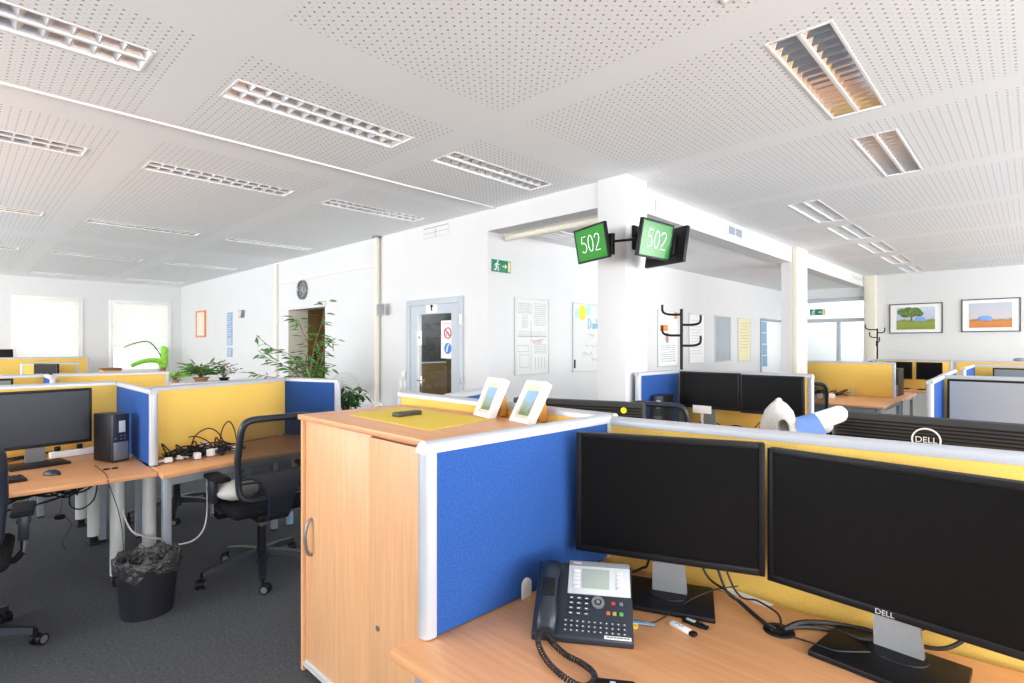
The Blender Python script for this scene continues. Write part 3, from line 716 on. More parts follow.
# desk phone
ph = at_z(531, 640, DESK); phr = at_z(634, 650, DESK); d = phr - ph; rz = math.atan2(d.y, d.x)
t = thing('desk_phone', 'dark desk telephone with a silver display panel and a handset on its left', 'telephone', (ph.x, ph.y, DESK), rz)
pw_ = d.length
KEYD = mat('key_dark', (.035, .042, .056), .4, noise=.04, nscale=90)
S = Matrix.Rotation(R(31), 4, 'X')
def slab(mb, x0, x1, u0, u1, th, off=0.0, bev=.002):
    """block lying on the sloping face: u along the slope from the front edge"""
    M = Matrix.Translation((0, 0.0, .018)) @ S
    mb.box(x0, x1, u0, u1, off, off + th, bev, M=M)
mb = MB(); mb.prism([(0, 0), (0, .018), (.185, .128), (.198, .122), (.185, .0)], 0, pw_, .004, axis='x'); mb.build('body', NAVYBK, t)
mb = MB(); slab(mb, .085, pw_ - .004, .118, .204, .006); fp = mb.build('display_panel', mat('phone_silver', (.58, .60, .62), .4, noise=.02, nscale=90), t)
mb = MB(); slab(mb, .122, .196, .134, .194, .002, .006, .0008); mb.build('display', LCD, fp)
mb = MB()
for k in range(5):
    for x in (.098, pw_ - .040): slab(mb, x, x + .018, .132 + k * .0125, .141 + k * .0125, .003, .006, .001)
mb.build('soft_key', mat('phone_key', (.66, .67, .68), .45, noise=.02, nscale=90), fp)
mb = MB(); slab(mb, .085, pw_ - .004, .204, .219, .007, 0, .001); mb.build('top_strip', SILVER, t)
mb = MB()
for r_ in range(4):
    for c_ in range(3): slab(mb, .090 + c_ * .020, .104 + c_ * .020, .058 + r_ * .0145, .067 + r_ * .0145, .004, 0, .0015)
mb.build('keypad', KEYD, t)
mb = MB()
for r_ in range(4):
    for c_ in range(3): slab(mb, .093 + c_ * .020, .100 + c_ * .020, .0605 + r_ * .0145, .0635 + r_ * .0145, .0003, .004, 0)
mb.build('key_legends', LTGREY, t)
mb = MB()
for r_ in range(3):
    for c_ in range(11): slab(mb, .080 + c_ * .0148, .0905 + c_ * .0148, .012 + r_ * .0125, .020 + r_ * .0125, .003, 0, .001)
mb.build('letter_keyboard', KEYD, t)
mb = MB()
for r_ in range(3):
    for c_ in range(11): slab(mb, .0835 + c_ * .0148, .0870 + c_ * .0148, .0145 + r_ * .0125, .0175 + r_ * .0125, .0003, .003, 0)
mb.build('letter_legends', LTGREY, t)
M_ = Matrix.Translation((0, 0, .018)) @ S
nv = MB(); nv.lathe([(.009, .003), (.010, .005), (.0165, .005), (.0175, .0)], (0, 0, 0), 22); nv.lathe([(0, .006), (.0055, .006), (.006, .002)], (0, 0, 0), 16); o = nv.build('navigation_ring', SILVER, t); o.matrix_local = M_ @ Matrix.Translation((.166, .098, 0))
for (x, u, mm, nm) in ((.206, .098, 'red', 'red_key'), (.193, .07, 'red2', 'orange_key'), (.209, .07, 'olive', 'olive_key'), (.226, .07, 'green', 'green_key'), (.226, .098, 'grey', 'grey_key')):
    kb = MB(); slab(kb, x - .005, x + .005, u - .005, u + .005, .004, 0, .0015)
    kb.build(nm, {'red': mat('key_red', (.5, .03, .04), .4, noise=.02), 'red2': mat('key_orange', (.55, .12, .05), .4, noise=.02), 'olive': mat('key_olive', (.35, .33, .05), .4, noise=.02), 'green': mat('key_green', (.1, .35, .08), .4, noise=.02), 'grey': SILVER}[mm], t)
mb = MB(); slab(mb, pw_ - .072, pw_ - .006, .002, .0105, .001, .0002, .0003); lb = mb.build('barcode_label', PAPER, t)
mb = MB()
for k in range(22): slab(mb, pw_ - .068 + k * .0027, pw_ - .0668 + k * .0027 + .0004 * (k % 3), .0045, .0085, .0004, .0012, 0)
mb.build('barcode_bars', BLACK, lb)
text_obj('maker_word', 'Alcatel', .008, PAPER, t, (.108, 0, 0), ext=.0003).matrix_local = M_ @ Matrix.Translation((.108, .2115, .0072))
# handset
mb = MB(); M = M_
hs = [(.038, .012, .030), (.038, .05, .034), (.038, .12, .031), (.038, .19, .033), (.038, .232, .028)]
prev = None
for i, (x, u, z) in enumerate([(.038, -.002, .006), (.038, .004, .028), (.038, .042, .040), (.038, .068, .045), (.038, .135, .045), (.038, .165, .042), (.038, .196, .032), (.038, .203, .010)]):
    ww = [.016, .024, .027, .022, .022, .026, .024, .016][i]
    ring = [mb.bm.verts.new(M @ Vector((x + ww * math.cos(2 * PI * k / 14), u, z - .012 + (.012 if i not in (0, 7) else .006) * math.sin(2 * PI * k / 14)))) for k in range(14)]
    if prev:
        for k in range(14): mb._f((prev[k], prev[(k + 1) % 14], ring[(k + 1) % 14], ring[k]), True)
    else: mb._f(ring)
    prev = ring
mb._f(prev); hdst = mb.build('handset', NAVYBK, t, smooth=60)
mb = MB(); slab(mb, .021, .055, .078, .130, .003, .044, .002); mb.build('grip_inlay', BLACK, hdst)
# coiled handset cord on the desk
rtinv = Matrix.Translation((ph.x, ph.y, DESK)) @ Matrix.Rotation(rz, 4, 'Z'); rtinv.invert()
path = [at_z(541, 628, DESK + .03), at_z(538, 641, DESK + .018), at_z(545, 658, DESK + .012), at_z(560, 674, DESK + .012), at_z(580, 686, DESK + .012), at_z(592, 683, DESK + .012), at_z(594, 674, DESK + .012), at_z(583, 664, DESK + .012), at_z(566, 655, DESK + .012), at_z(552, 642, DESK + .012), at_z(545, 634, DESK + .014)]
sp = spline([rtinv @ p for p in path], 90); coil = []
for i, p in enumerate(sp):
    dd = (sp[min(i + 1, len(sp) - 1)] - sp[max(i - 1, 0)]).normalized(); u = dd.cross(Vector((0, 0, 1))).normalized(); v = u.cross(dd)
    a = i * 2 * PI / 13; coil.append(p + u * .0055 * math.cos(a) + v * .0055 * math.sin(a))
mb = MB(); mb.tube(coil, .0021, 5); mb.build('coiled_cord', CABLE, t)
# pale plug end of the screen (white round fitting at the screen's foot)
g = at_y(525, 593, 1.088)
mb = MB(); pts = [(-.020, 0), (.020, 0)] + [(.020 * math.cos(PI * k / 12), .038 + .020 * math.sin(PI * k / 12)) for k in range(13)]
mb.prism(pts, -.003, .003, .001, axis='y'); o = mb.build('screen_bracket', OFFW, None, loc=(g.x, g.y - .006, DESK)); tag(o, 'rounded off-white bracket at the foot of the near blue screen', 'bracket')
# usb sticks, pen, glove-like cards beside the phone
def at_desk(px, py): return at_z(px, py, DESK)
a, b = at_desk(671, 624), at_desk(696, 637); d = b - a; rz_ = math.atan2(d.y, d.x)
t = thing('usb_stick', 'white usb stick with a black tip lying beside the desk phone', 'usb stick', (a.x, a.y, DESK), rz_)
mb = MB(); mb.box(0, d.length * .78, -.010, .010, .0, .009, .003); mb.build('body', PAPER, t)
mb = MB(); mb.box(d.length * .78, d.length, -.009, .009, .0, .009, .003); mb.build('cap', BLACK, t)
mb = MB(); mb.tube([(d.length * .2, -.004, .0093), (d.length * .3, .003, .0093), (d.length * .38, -.003, .0093), (d.length * .5, .002, .0093)], .0008, 4); mb.build('print', BLUE, t)
a, b = at_desk(683, 620.5), at_desk(708, 630); d = b - a
t = thing('usb_stick', 'black usb stick with a pale print behind the white one', 'usb stick', (a.x, a.y, DESK), math.atan2(d.y, d.x))
mb = MB(); mb.box(0, d.length * .8, -.010, .010, 0, .009, .003); mb.build('body', BLACK, t)
mb = MB(); mb.box(d.length * .8, d.length, -.008, .008, .001, .008, .002); mb.build('cap', BLACK, t)
mb = MB(); mb.box(d.length * .15, d.length * .5, -.006, .006, .009, .0094); mb.build('print', LTGREY, t)
a, b = at_desk(634, 623), at_desk(655, 627); d = b - a
t = thing('folded_note', 'pale folded paper slip poking out from the right side of the phone', 'note', (a.x - .0, a.y, DESK), math.atan2(d.y, d.x))
mb = MB(); mb.prism([(-.01, -.012), (d.length, -.003), (d.length, .004), (-.01, .012)], .004, .006); mb.build('slip', SKYB, t)
mb = MB(); mb.box(-.015, .012, -.028, -.008, 0, .004); mb.build('sticky_pad', YPAPER, t)
a = at_desk(604, 683)
t = thing('small_remote', 'black corner of a small handset at the bottom edge of the photo', 'remote control', (a.x - .03, a.y - .012, DESK), rz)
mb = MB(); mb.box(-.02, .075, -.02, .028, 0, .016, .007, 3); mb.build('body', BLACK, t)
mb = MB(); mb.box(.02, .032, .006, .014, .016, .0172, .0005); mb.build('button', LTGREY, t)
# cable grommet and cables between the monitors
g = at_desk(779, 631)
t = thing('cable_grommet', 'round black cable grommet in the desktop between the two near monitors', 'grommet', (g.x, g.y, DESK))
mb = MB(); mb.lathe([(.018, .001), (.020, .005), (.036, .004), (.039, .0)], seg=32); mb.build('ring', BLACK, t)
mb = MB(); mb.lathe([(.0, .002), (.018, .002)], seg=24); mb.build('brush', CABLE, t)
def cable(label, pts, r, m=CABLE, n=10):
    mb = MB(); mb.tube(spline(pts, n), r, 6); return tag(mb.build('cable', m), label, 'cable')
z1_ = DESK + .01
cable('thick black cable from the left near monitor down to the grommet', [Vector((1.55, .70, .93)), at_z(725, 588, DESK + .05), at_z(742, 603, DESK + .02), at_z(764, 622, DESK + .014), at_z(776, 629, DESK + .008)], .0042)
cable('thin black cable looping high into the grommet', [Vector((1.56, .69, .95)), at_z(735, 590, DESK + .06), at_z(758, 601, DESK + .04), at_z(778, 614, DESK + .03), at_z(781, 628, DESK + .008)], .0030)
cable('black cable pair running from the grommet along the desk to the right monitor', [at_z(783, 630, DESK + .008), at_z(800, 623, DESK + .02), at_z(826, 623, DESK + .014), at_z(862, 629, DESK + .012), at_z(884, 632, DESK + .02), Vector((1.655, .22, .83))], .0068)
cable('thin cable leaving the grommet towards the right monitor foot', [at_z(790, 636, DESK + .004), at_z(803, 640, DESK + .004), at_z(818, 645, DESK + .016), at_z(838, 651, DESK + .018), at_z(870, 652, DESK + .018)], .0022)
cable('thin black cable curving round the left monitor foot to the phone', [at_z(634, 620, DESK + .006), at_z(650, 623, DESK + .004), at_z(664, 617, DESK + .004), at_z(690, 600, DESK + .018), at_z(714, 590, DESK + .03), at_z(738, 586, DESK + .03)], .0018)
cable('black cable behind the left near monitor beside the blue screen', [at_z(633, 572, DESK + .004), at_z(642, 568, DESK + .01), at_z(648, 563, DESK + .04), Vector((1.53, .86, .90))], .004)
cable('black cable hanging behind the right monitor near the photo edge', [Vector((1.66, .05, .90)), Vector((1.69, .10, .80)), Vector((1.66, .16, .745)), Vector((1.64, .26, .742))], .005)
cable('second thick black cable from the grommet along the desk to the right monitor', [at_z(784, 629, DESK + .012), at_z(806, 627, DESK + .012), at_z(836, 631, DESK + .010), at_z(872, 640, DESK + .022), Vector((1.62, .19, .80))], .0055)
cable('black cable crossing under the left near monitor down to the grommet', [Vector((1.54, .74, .92)), at_z(706, 574, DESK + .06), at_z(728, 592, DESK + .03), at_z(752, 614, DESK + .012), at_z(772, 630, DESK + .008)], .0036)
a, b = at_desk(722, 588), at_desk(768, 605); d = b - a
mb = MB(); mb.prism([(0, -.012), (d.length, -.016), (d.length + .01, .014), (0, .016)], 0, .0015); tag(mb.build('paper_strip', PAPER, None, loc=(a.x, a.y, DESK), rz=math.atan2(d.y, d.x)), 'white paper strip lying at the back of the desk between the two near monitors', 'paper')
# things on the cabinet top
def at_cab(px, py): return at_z(px, py, CZ)
q = [at_cab(350, 415), at_cab(429.5, 430.8), at_cab(490, 419.5), at_cab(404, 407.5)]
c = sum(q, Vector()) / 4
mb = MB(); mb.prism([(p.x - c.x, p.y - c.y) for p in q], 0, .0025); o = mb.build('yellow_folder', YPAPER, None, loc=(c.x, c.y, CZ)); tag(o, 'flat yellow folder lying on the cabinet top under the photo frames', 'folder')
a, b = at_cab(399, 418), at_cab(422, 415); d = b - a
t = thing('stapler_box', 'small dark olive box on the yellow folder', 'box', (a.x, a.y, CZ + .0025), math.atan2(d.y, d.x))
mb = MB(); mb.box(0, d.length, 0, .05, 0, .017, .003); mb.build('body', mat('dark_olive', (.045, .045, .025), .5, noise=.05), t)
mb = MB(); mb.box(.004, d.length - .004, .004, .046, .017, .0185, .001); mb.build('lid', mat('dark_olive2', (.07, .07, .045), .5, noise=.05), t)
def photo_frame(label, ctr, rz, tilt, w, h, seed):
    base = Vector(ctr) + Matrix.Rotation(rz, 3, 'Z') @ (Matrix.Rotation(tilt, 3, 'X') @ Vector((0, 0, -h / 2)))
    base.z = CZ + .0028
    t = thing('photo_frame', label, 'photo frame', base, rz, 'small white photo frames')
    M = Matrix.Rotation(tilt, 4, 'X'); e = .020; dp = .036
    m = MB()
    for x0, x1, z0, z1 in ((-w / 2, -w / 2 + e, 0, h), (w / 2 - e, w / 2, 0, h), (-w / 2 + e, w / 2 - e, 0, e), (-w / 2 + e, w / 2 - e, h - e, h)): m.box(x0, x1, 0, dp, z0, z1, .002, M=M)
    m.build('frame', GLOSSW, t)
    m = MB(); m.box(-w / 2 + e - .001, w / 2 - e + .001, .010, .016, e - .001, h - e + .001, M=M); m.build('mount', mat('cream_mount', (.74, .66, .50), .7, noise=.03, nscale=60), t)
    pm = bpy.data.materials.get('photo_%d' % seed) or mk_photo(seed)
    m = MB(); m.box(-w / 2 + e + .014, w / 2 - e - .014, .007, .011, e + .016, h - e - .024, M=M); m.build('picture', pm, t)
    m = MB(); m.prism([(h * .42 + .02, h * .62), (h * .42 + .024, h * .62), (h * .42 + .045, .0), (.075, .0)], -w * .18, w * .30, axis='x'); m.build('easel_back', CARD, t)
    return t
def mk_photo(seed, cols=((.16, .24, .10), (.32, .42, .36), (.30, .50, .80))):
    m = bpy.data.materials.new('photo_%d' % seed); m.use_nodes = True; nt = m.node_tree; b = nt.nodes['Principled BSDF']
    tc = nt.nodes.new('ShaderNodeTexCoord'); sx = nt.nodes.new('ShaderNodeSeparateXYZ'); n = nt.nodes.new('ShaderNodeTexNoise'); n.inputs['Scale'].default_value = 30
    mp = nt.nodes.new('ShaderNodeMapping'); mp.inputs['Location'].default_value = (seed, seed * .3, 0)
    ad = nt.nodes.new('ShaderNodeMath'); ad.operation = 'MULTIPLY_ADD'; ad.inputs[1].default_value = .6; cr = nt.nodes.new('ShaderNodeValToRGB')
    nt.links.new(tc.outputs['Object'], mp.inputs['Vector']); nt.links.new(mp.outputs['Vector'], n.inputs['Vector']); nt.links.new(tc.outputs['Generated'], sx.inputs[0])
    nt.links.new(n.outputs['Fac'], ad.inputs[0]); nt.links.new(sx.outputs['Z'], ad.inputs[2]); nt.links.new(ad.outputs[0], cr.inputs['Fac'])
    e = cr.color_ramp.elements; e[0].position = .35; e[0].color = (*cols[0], 1); e[1].position = 1.0; e[1].color = (*cols[2], 1); k = e.new(.7); k.color = (*cols[1], 1)
    nt.links.new(cr.outputs['Color'], b.inputs['Base Color']); b.inputs['Roughness'].default_value = .3
    return m
photo_frame('white photo frame standing on the left on the cabinet, blue and green picture', (1.643, 1.736, 1.246), R(-102), R(-25.3), .134, .185, 1)
photo_frame('white photo frame standing on the right on the cabinet, sky and sand picture', (1.637, 1.496, 1.247), R(-102), R(-29.6), .137, .190, 2)

# ================================================================== LEFT CLUSTER
LT = 1.203
panel('blue_desk_screen', 'blue screen between the two left desks, next to the small tower computer', (.862, 3.90), (.862, 4.90), DESK + .003, LT, BLUE, posts=(True, False))
panel('yellow_desk_screen', 'yellow screen behind the slate grey monitor on the left', (-1.6, 4.925), (.84, 4.925), DESK - .02, LT + .008, YELLOW, posts=(True, False))
panel('yellow_desk_screen', 'yellow screen with a heap of cables at its foot, behind the mesh chair', (.895, 4.17), (1.93, 4.545), DESK + .003, LT, YELLOW, posts=(False, False))
panel('blue_desk_screen', 'dark blue screen beside the tall leafy plant, right of the cable heap', (1.955, 4.545), (2.17, 4.03), DESK - .02, LT, BLUE, posts=(False, True))
desk('beech desk on the left with the slate monitor and tower computer', [(-1.5, 3.77), (.832, 3.70), (.832, 4.895), (-1.5, 4.895)], [], grain=BEECHX, round_legs=[(.705, 4.08), (-1.2, 4.0), (-1.2, 4.7)], rails=[((-1.2, 4.1), (.70, 4.1))])
desk('beech corner desk with a heap of cables, in front of the mesh chair', [(.838, 3.60), (1.44, 3.735), (2.13, 3.87), (2.14, 4.0), (1.93, 4.50), (.90, 4.135), (.90, 3.88), (.838, 3.88)], [(.872, 3.675), (2.08, 3.95), (1.78, 4.36)], grain=BEECHX, round_legs=[(.862, 4.03)], rails=[((.872, 3.675), (2.08, 3.95))])
# the desks on the far side of the yellow screens
desk('beech desk mostly hidden on the far side of the left yellow screen', [(-1.5, 4.955), (.85, 4.955), (.85, 5.75), (-1.5, 5.75)], [(.78, 5.05)], grain=BEECHX, round_legs=[(.725, 5.03), (.725, 5.6)])
desk('beech desk mostly hidden behind the yellow screen with the cable heap', [(.92, 4.235), (1.90, 4.595), (1.62, 5.35), (.92, 5.1)], [(.99, 4.95), (1.76, 4.88)], grain=BEECHX)

# slate monitor
place_mon((.075, 4.43), (.640, 4.50), label='slate grey monitor on the left desk in front of the yellow screen', scr=SCRG, h=.355, zc=.285, logo=False, group=None)
# tower computer
def tower(label, loc, rz, w=.115, d=.30, h=.30):
    t = thing('tower_computer', label, 'computer', loc, rz)
    m = MB(); m.box(-w / 2, w / 2, .012, d, .004, h, .004); m.build('case', BLACK, t)
    m = MB(); m.box(-w / 2, w / 2, 0, .014, .004, h, .004); m.build('front_bezel', NAVYBK, t)
    m = MB(); m.box(-w / 2 + .008, w / 2 - .008, -.004, .002, .015, h * .42, .002); m.build('grille_panel', SILVER, t)
    m = MB(); m.box(-w * .12, w * .25, -.003, .001, h * .62, h * .86, .001); m.build('drive_slot', LTGREY, t)
    m = MB()
    for k in range(4): m.box(-w * .05 + (k % 2) * .022, -w * .05 + (k % 2) * .022 + .012, -.002, .001, h * .47 + (k // 2) * .02, h * .47 + (k // 2) * .02 + .006)
    m.build('ports', SILVER, t)
    m = MB(); m.cyl((-w * .32, -.003, h * .5), (-w * .32, .002, h * .5), .007, seg=14); m.build('power_button', CHROME, t)
    return t
a, b = at_desk(112, 463.5), at_desk(129, 459.5); dv = b - a
tower('small dark tower computer on the left desk against the blue screen', (a.x + .050, a.y + .02, DESK), R(20), w=.102, d=.20, h=.305)
# mouse, keyboard
g = at_desk(52, 475)
t = thing('computer_mouse', 'dark computer mouse on the left desk in front of the monitor', 'mouse', (g.x, g.y, DESK), R(40))
mb = MB(); mb.ball((0, 0, .004), .03, 1.0, 1.65, .95, 18)
for v in mb.bm.verts: v.co.z = max(v.co.z, 0.0)
mb.build('shell', NAVYBK, t)
mb = MB(); mb.ball((0, .022, .026), .008, .5, 1.3, .6, 10); mb.build('wheel', SILVER, t)
mb = MB(); mb.prism([(-.024, -.03), (.024, -.03), (.026, .02), (-.026, .02)], .0, .012, .003); mb.build('side_skirt', SILVER, t)
g = at_desk(25, 479)
t = thing('keyboard', 'black keyboard cut off by the left edge of the photo', 'keyboard', (g.x, g.y, DESK), R(4))
mb = MB(); mb.box(-.44, 0, -.075, .075, .0, .014, .004); mb.build('case', BLACK, t)
mb = MB()
for r_ in range(6):
    for c_ in range(21): mb.box(-.432 + c_ * .0203, -.432 + c_ * .0203 + .016, -.068 + r_ * .0228, -.068 + r_ * .0228 + .018, .014, .020, .002)
mb.build('keys', NAVYBK, t)
# power strip, coins, bits
g = at_desk(77, 458)
t = thing('power_strip', 'white power strip lying by the yellow screen next to the tower computer', 'power strip', (g.x, g.y + .12, DESK), R(8))
mb = MB(); mb.box(-.13, .13, -.026, .026, 0, .040, .006); mb.build('body', PAPER, t)
mb = MB()
for k in range(4): mb.cyl((-.09 + k * .06, 0, .038), (-.09 + k * .06, 0, .043), .019, seg=16)
mb.build('sockets', OFFW, t)
for k in (0, 2):
    mb = MB(); mb.box(-.105 + k * .06, -.075 + k * .06, -.014, .014, .041, .075, .005); mb.build('plug', BLACK, t)
for i, (px, py, lab) in enumerate(((106.5, 469.5, 'left dark coin-like button before the tower computer'), (115, 468.5, 'right dark round button before the tower computer'))):
    g = at_desk(px, py); mb = MB(); mb.lathe([(0, .007), (.014, .006), (.019, 0)], seg=20); tag(mb.build('round_button', BLACK, None, loc=(g.x, g.y, DESK)), lab, 'button')
g0 = at_desk(10, 468)
def tangle(label, pts_fn, n, r, seed, cat='cables', m=CABLE):
    rd = random.Random(seed); mb = MB()
    for k in range(n):
        mb.tube(spline(pts_fn(rd), 7), r * rd.uniform(.8, 1.3), 5)
    o = mb.build('cable_tangle', m); tag(o, label, cat); return o
def A_(rd):
    s_ = rd.uniform(-.1, .1)
    return [Vector((-.05 + s_, 4.72, .90 + s_)), Vector((.02, 4.6 + rd.uniform(-.08, .08), DESK + .12)), Vector((.0 - .1 * rd.random(), 4.5 + rd.uniform(-.1, .1), DESK + .012)), Vector((.25 + rd.uniform(-.1, .1), 4.72 + rd.uniform(-.05, .05), DESK + .012)), Vector((.48, 4.76, DESK + .03))]
tangle('black cables beside the foot of the slate grey monitor', A_, 5, .0035, 4)
c0, c1 = at_desk(166, 462), at_desk(243, 452)
def B_(rd):
    f0, f1 = rd.random(), rd.random(); P = []
    for k in range(7):
        f = f0 + (f1 - f0) * k / 6 + rd.uniform(-.12, .12); f = min(1, max(0, f)); p = c0.lerp(c1, f)
        P.append(Vector((p.x + rd.uniform(-.05, .06), p.y + rd.uniform(-.03, .12), DESK + .008 + abs(rd.gauss(0, .04)))))
    return P
tangle('heap of black cables on the corner desk at the foot of the yellow screen', B_, 26, .0042, 9)
for i, (xa, ya, top, xb, yb, lab) in enumerate(((172, 452, 437, 215, 452, 'low black cable loop rising from the left of the cable heap'), (190, 452, 430, 226, 450, 'black cable loop arching over the middle of the cable heap'), (219, 452, 422.5, 238, 452, 'tallest black cable loop, standing up beside the mesh chair'))):
    A, B = at_desk(xa, ya), at_desk(xb, yb); mid = (A + B) / 2; hz = (452 - top) / FOC * 3.9
    cable(lab, [A + Vector((0, 0, .01)), A.lerp(B, .15) + Vector((0, 0, hz * .7)), mid + Vector((0, 0, hz * 1.0)), A.lerp(B, .8) + Vector((0, 0, hz * .75)), B + Vector((0, 0, .02))], .004, n=12)
for i, (px, py, s_, lab) in enumerate(((203, 449, .036, 'white plug standing behind the cable heap'), (212, 456, .036, 'white adapter block in the middle of the cable heap'), (197, 459, .030, 'white connector lying in front of the cable heap'), (232, 452, .032, 'white plug at the chair end of the cable heap'), (168, 463, .024, 'white plug at the left end of the cable heap'), (189, 456, .024, 'pale plug deep in the left half of the cable heap'), (222, 450, .026, 'flat white connector between adapter block and chair in the cable heap'), (180, 460, .022, 'small white connector in front of the left half of the cable heap'), (207, 445, .024, 'white plug topmost in the cable heap'))):
    g = at_desk(px, py); t = thing('plug', lab, 'plug', (g.x, g.y, DESK), i * .8)
    mb = MB(); mb.box(-s_, s_, -s_ * .6, s_ * .6, .004, .004 + s_ * 1.3, .006); mb.build('body', PAPER, t)
    mb = MB(); mb.cyl((s_, 0, .02), (s_ + .03, 0, .016), .006, seg=8); mb.build('strain_relief', LTGREY, t)
# cables under the left desk
def D_(rd):
    x0 = rd.uniform(-.1, .5); x1 = rd.uniform(.3, .62)
    return [Vector((x0, 3.95 + rd.uniform(-.05, .1), DESK - .05)), Vector((x0 * .6 + x1 * .4, 4.0 + rd.uniform(-.05, .05), DESK - .07 - .07 * rd.random())), Vector((x0 * .2 + x1 * .8, 4.02, DESK - .06 - .06 * rd.random())), Vector((x1, 4.0 + rd.uniform(-.05, .1), DESK - .045))]
tangle('bundle of black cables slung under the left desk', D_, 14, .006, 12)
cable('black cable loop hanging under the left desk near the grey leg', [Vector((.50, 4.0, .69)), Vector((.47, 4.0, .62)), Vector((.47, 4.0, .55)), Vector((.52, 4.0, .52)), Vector((.58, 4.0, .57)), Vector((.60, 4.02, .69))], .0045)
g = at_y(60, 517, 4.0)
t = thing('hanging_dongle', 'small black puck dangling on a thin cable under the left desk', 'cable', (g.x, g.y, g.z))
mb = MB(); mb.lathe([(0, -.012), (.022, -.010), (.028, 0), (.022, .010), (0, .012)], seg=18); mb.build('puck', BLACK, t)
mb = MB(); mb.tube(spline([(0, 0, .01), (.01, 0, .1), (-.004, 0, DESK - .03 - g.z)], 8), .002, 5); mb.tube(spline([(.02, 0, 0), (.05, 0, -.06), (.01, 0, -.14), (.03, 0, -.2)], 8), .0018, 5); mb.build('lead', CABLE, t)
cable('pale cable sagging from the desks down behind the waste bin', [at_y(119, 490, 4.1), at_y(123, 512, 4.05), at_y(131, 530, 4.0), at_y(143, 536, 3.98), Vector((.90, 3.86, .28))], .005, CABLEW)
cable('pale cable running from the waste bin up to the mesh chair', [Vector((.93, 3.76, .26)), at_y(192, 541, 3.72), at_y(203, 530, 3.75), at_y(207, 512, 3.8), at_y(207, 485, 3.95), at_y(206, 470, 4.05)], .005, CABLEW)
cable('thin dark cable hanging off the desk edge by the grey leg', [at_desk(95, 466) + Vector((0, 0, .003)), at_desk(106, 475) + Vector((0, 0, .003)), at_y(109, 484, 3.69), at_y(118, 510, 3.8), at_y(122, 530, 3.9), Vector((.72, 3.98, .2))], .0022)

# chairs
office_chair('black mesh swivel chair with its back to the camera at the corner desk', (1.40, 3.63, 0), R(0), R(178))
office_chair('black mesh swivel chair cut off by the left edge of the photo', (-.04, 3.66, 0), R(-6), R(-18))
office_chair('black swivel chair whose base shows under the corner desk', (1.36, 5.40, 0), R(160), R(20))
# pale cushion on the mesh chair
Mx = Matrix.Translation((1.40, 3.63, 0))
p = Mx @ Vector((-.145, .0, .497))
mb = MB(); mb.ball((0, 0, .062), .13, .95, .85, .47, 24, .07); o = mb.build('cream_cushion', OFFW, None, smooth=80, loc=p, rz=R(20)); tag(o, 'cream cushion lying on the seat of the mesh chair', 'cushion')
# small spray can hanging by the chair
g = at_z(292, 520, .28)
t = thing('blue_bottle', 'small blue-white bottle standing on the carpet behind the mesh chair beside the cabinet', 'bottle', (1.93, 4.42, 0))
mb = MB(); mb.lathe([(0, 0), (.028, .002), (.028, .09), (.012, .11), (.012, .125), (0, .125)], seg=18); mb.build('bottle', SKYB, t)
mb = MB(); mb.lathe([(.014, .12), (.014, .145), (0, .146)], seg=14); mb.build('cap', PAPER, t)

# waste bin with liner
t = thing('waste_bin', 'black waste bin with a crumpled dark liner beside the desk legs', 'waste bin', (.748, 3.53, 0))
mb = MB(); mb.lathe([(0, .004), (.118, .004), (.122, .0), (.124, .012), (.152, .30), (.155, .302), (.150, .304), (.118, .02), (0, .018)], seg=40, sx=1.0, sy=.92); mb.build('bin', mat('bin_black', (.010, .011, .018), .5, bump=.05, bscale=200), t)
mb = MB(); rd = random.Random(5); seg = 60; rings = []
for j, (r_, z) in enumerate([(.157, .238), (.162, .262), (.164, .292), (.159, .318), (.148, .322), (.135, .285), (.12, .22), (.10, .15)]):
    rings.append([mb.bm.verts.new(((r_ + rd.uniform(-.007, .007) * (1 if j < 6 else 2)) * math.cos(2 * PI * k / seg), .92 * (r_ + rd.uniform(-.007, .007)) * math.sin(2 * PI * k / seg), z + rd.uniform(-.012, .014) + (.012 * math.sin(k * .9) if j < 5 else 0) - (.02 * math.sin(k * .5 + 1) if j == 0 else 0))) for k in range(seg)])
for A, B in zip(rings, rings[1:]):
    for k in range(seg): mb._f((A[k], A[(k + 1) % seg], B[(k + 1) % seg], B[k]), True)
mb.build('bin_liner', MATS['bin_liner'], t, smooth=75)

# ------------------------------------------------------------------ rows further back on the left
panel('yellow_desk_screen', 'yellow screen just below the half-blinded window, second left row', (.655, 6.80), (1.60, 6.62), DESK - .02, 1.20, YELLOW, posts=(True, True))
panel('blue_desk_screen', 'small piece of blue screen at the left, behind the slate monitor screen', (.618, 6.27), (.618, 6.80), DESK - .02, 1.20, BLUE, posts=(True, False))
panel('yellow_desk_screen', 'yellow screen behind the grey monitor at the far left edge', (-1.4, 6.845), (.60, 6.845), DESK - .02, 1.20, YELLOW, posts=(True, False))
desk('beech desk hidden behind the left yellow screen, carrying a grey monitor', [(-1.4, 6.05), (.59, 6.05), (.59, 6.82), (-1.4, 6.82)], [(-1.3, 6.12), (.52, 6.12), (-1.3, 6.75), (.52, 6.75)], grain=BEECHX)
place_mon((-.17, 6.58), (.375, 6.58), label='grey-green monitor top at the left edge, between two yellow screens', scr=mat('grey_green_screen', (.16, .20, .20), .4, noise=.03, nscale=2), h=.36, zc=.265, logo=False, group=None)
panel('yellow_desk_screen', 'olive looking yellow screen nearest to the wider blinded window', (-2.4, 13.45), (1.87, 13.45), DESK - .02, 1.245, YELLOW, posts=(True, True))
desk('far desk by the windows carrying a black monitor', [(-2.4, 13.48), (1.85, 13.48), (1.85, 14.05), (-2.4, 14.05)], [(-2.3, 13.6), (1.75, 13.6), (1.75, 14.0), (-2.3, 14.0)], grain=BEECHX)
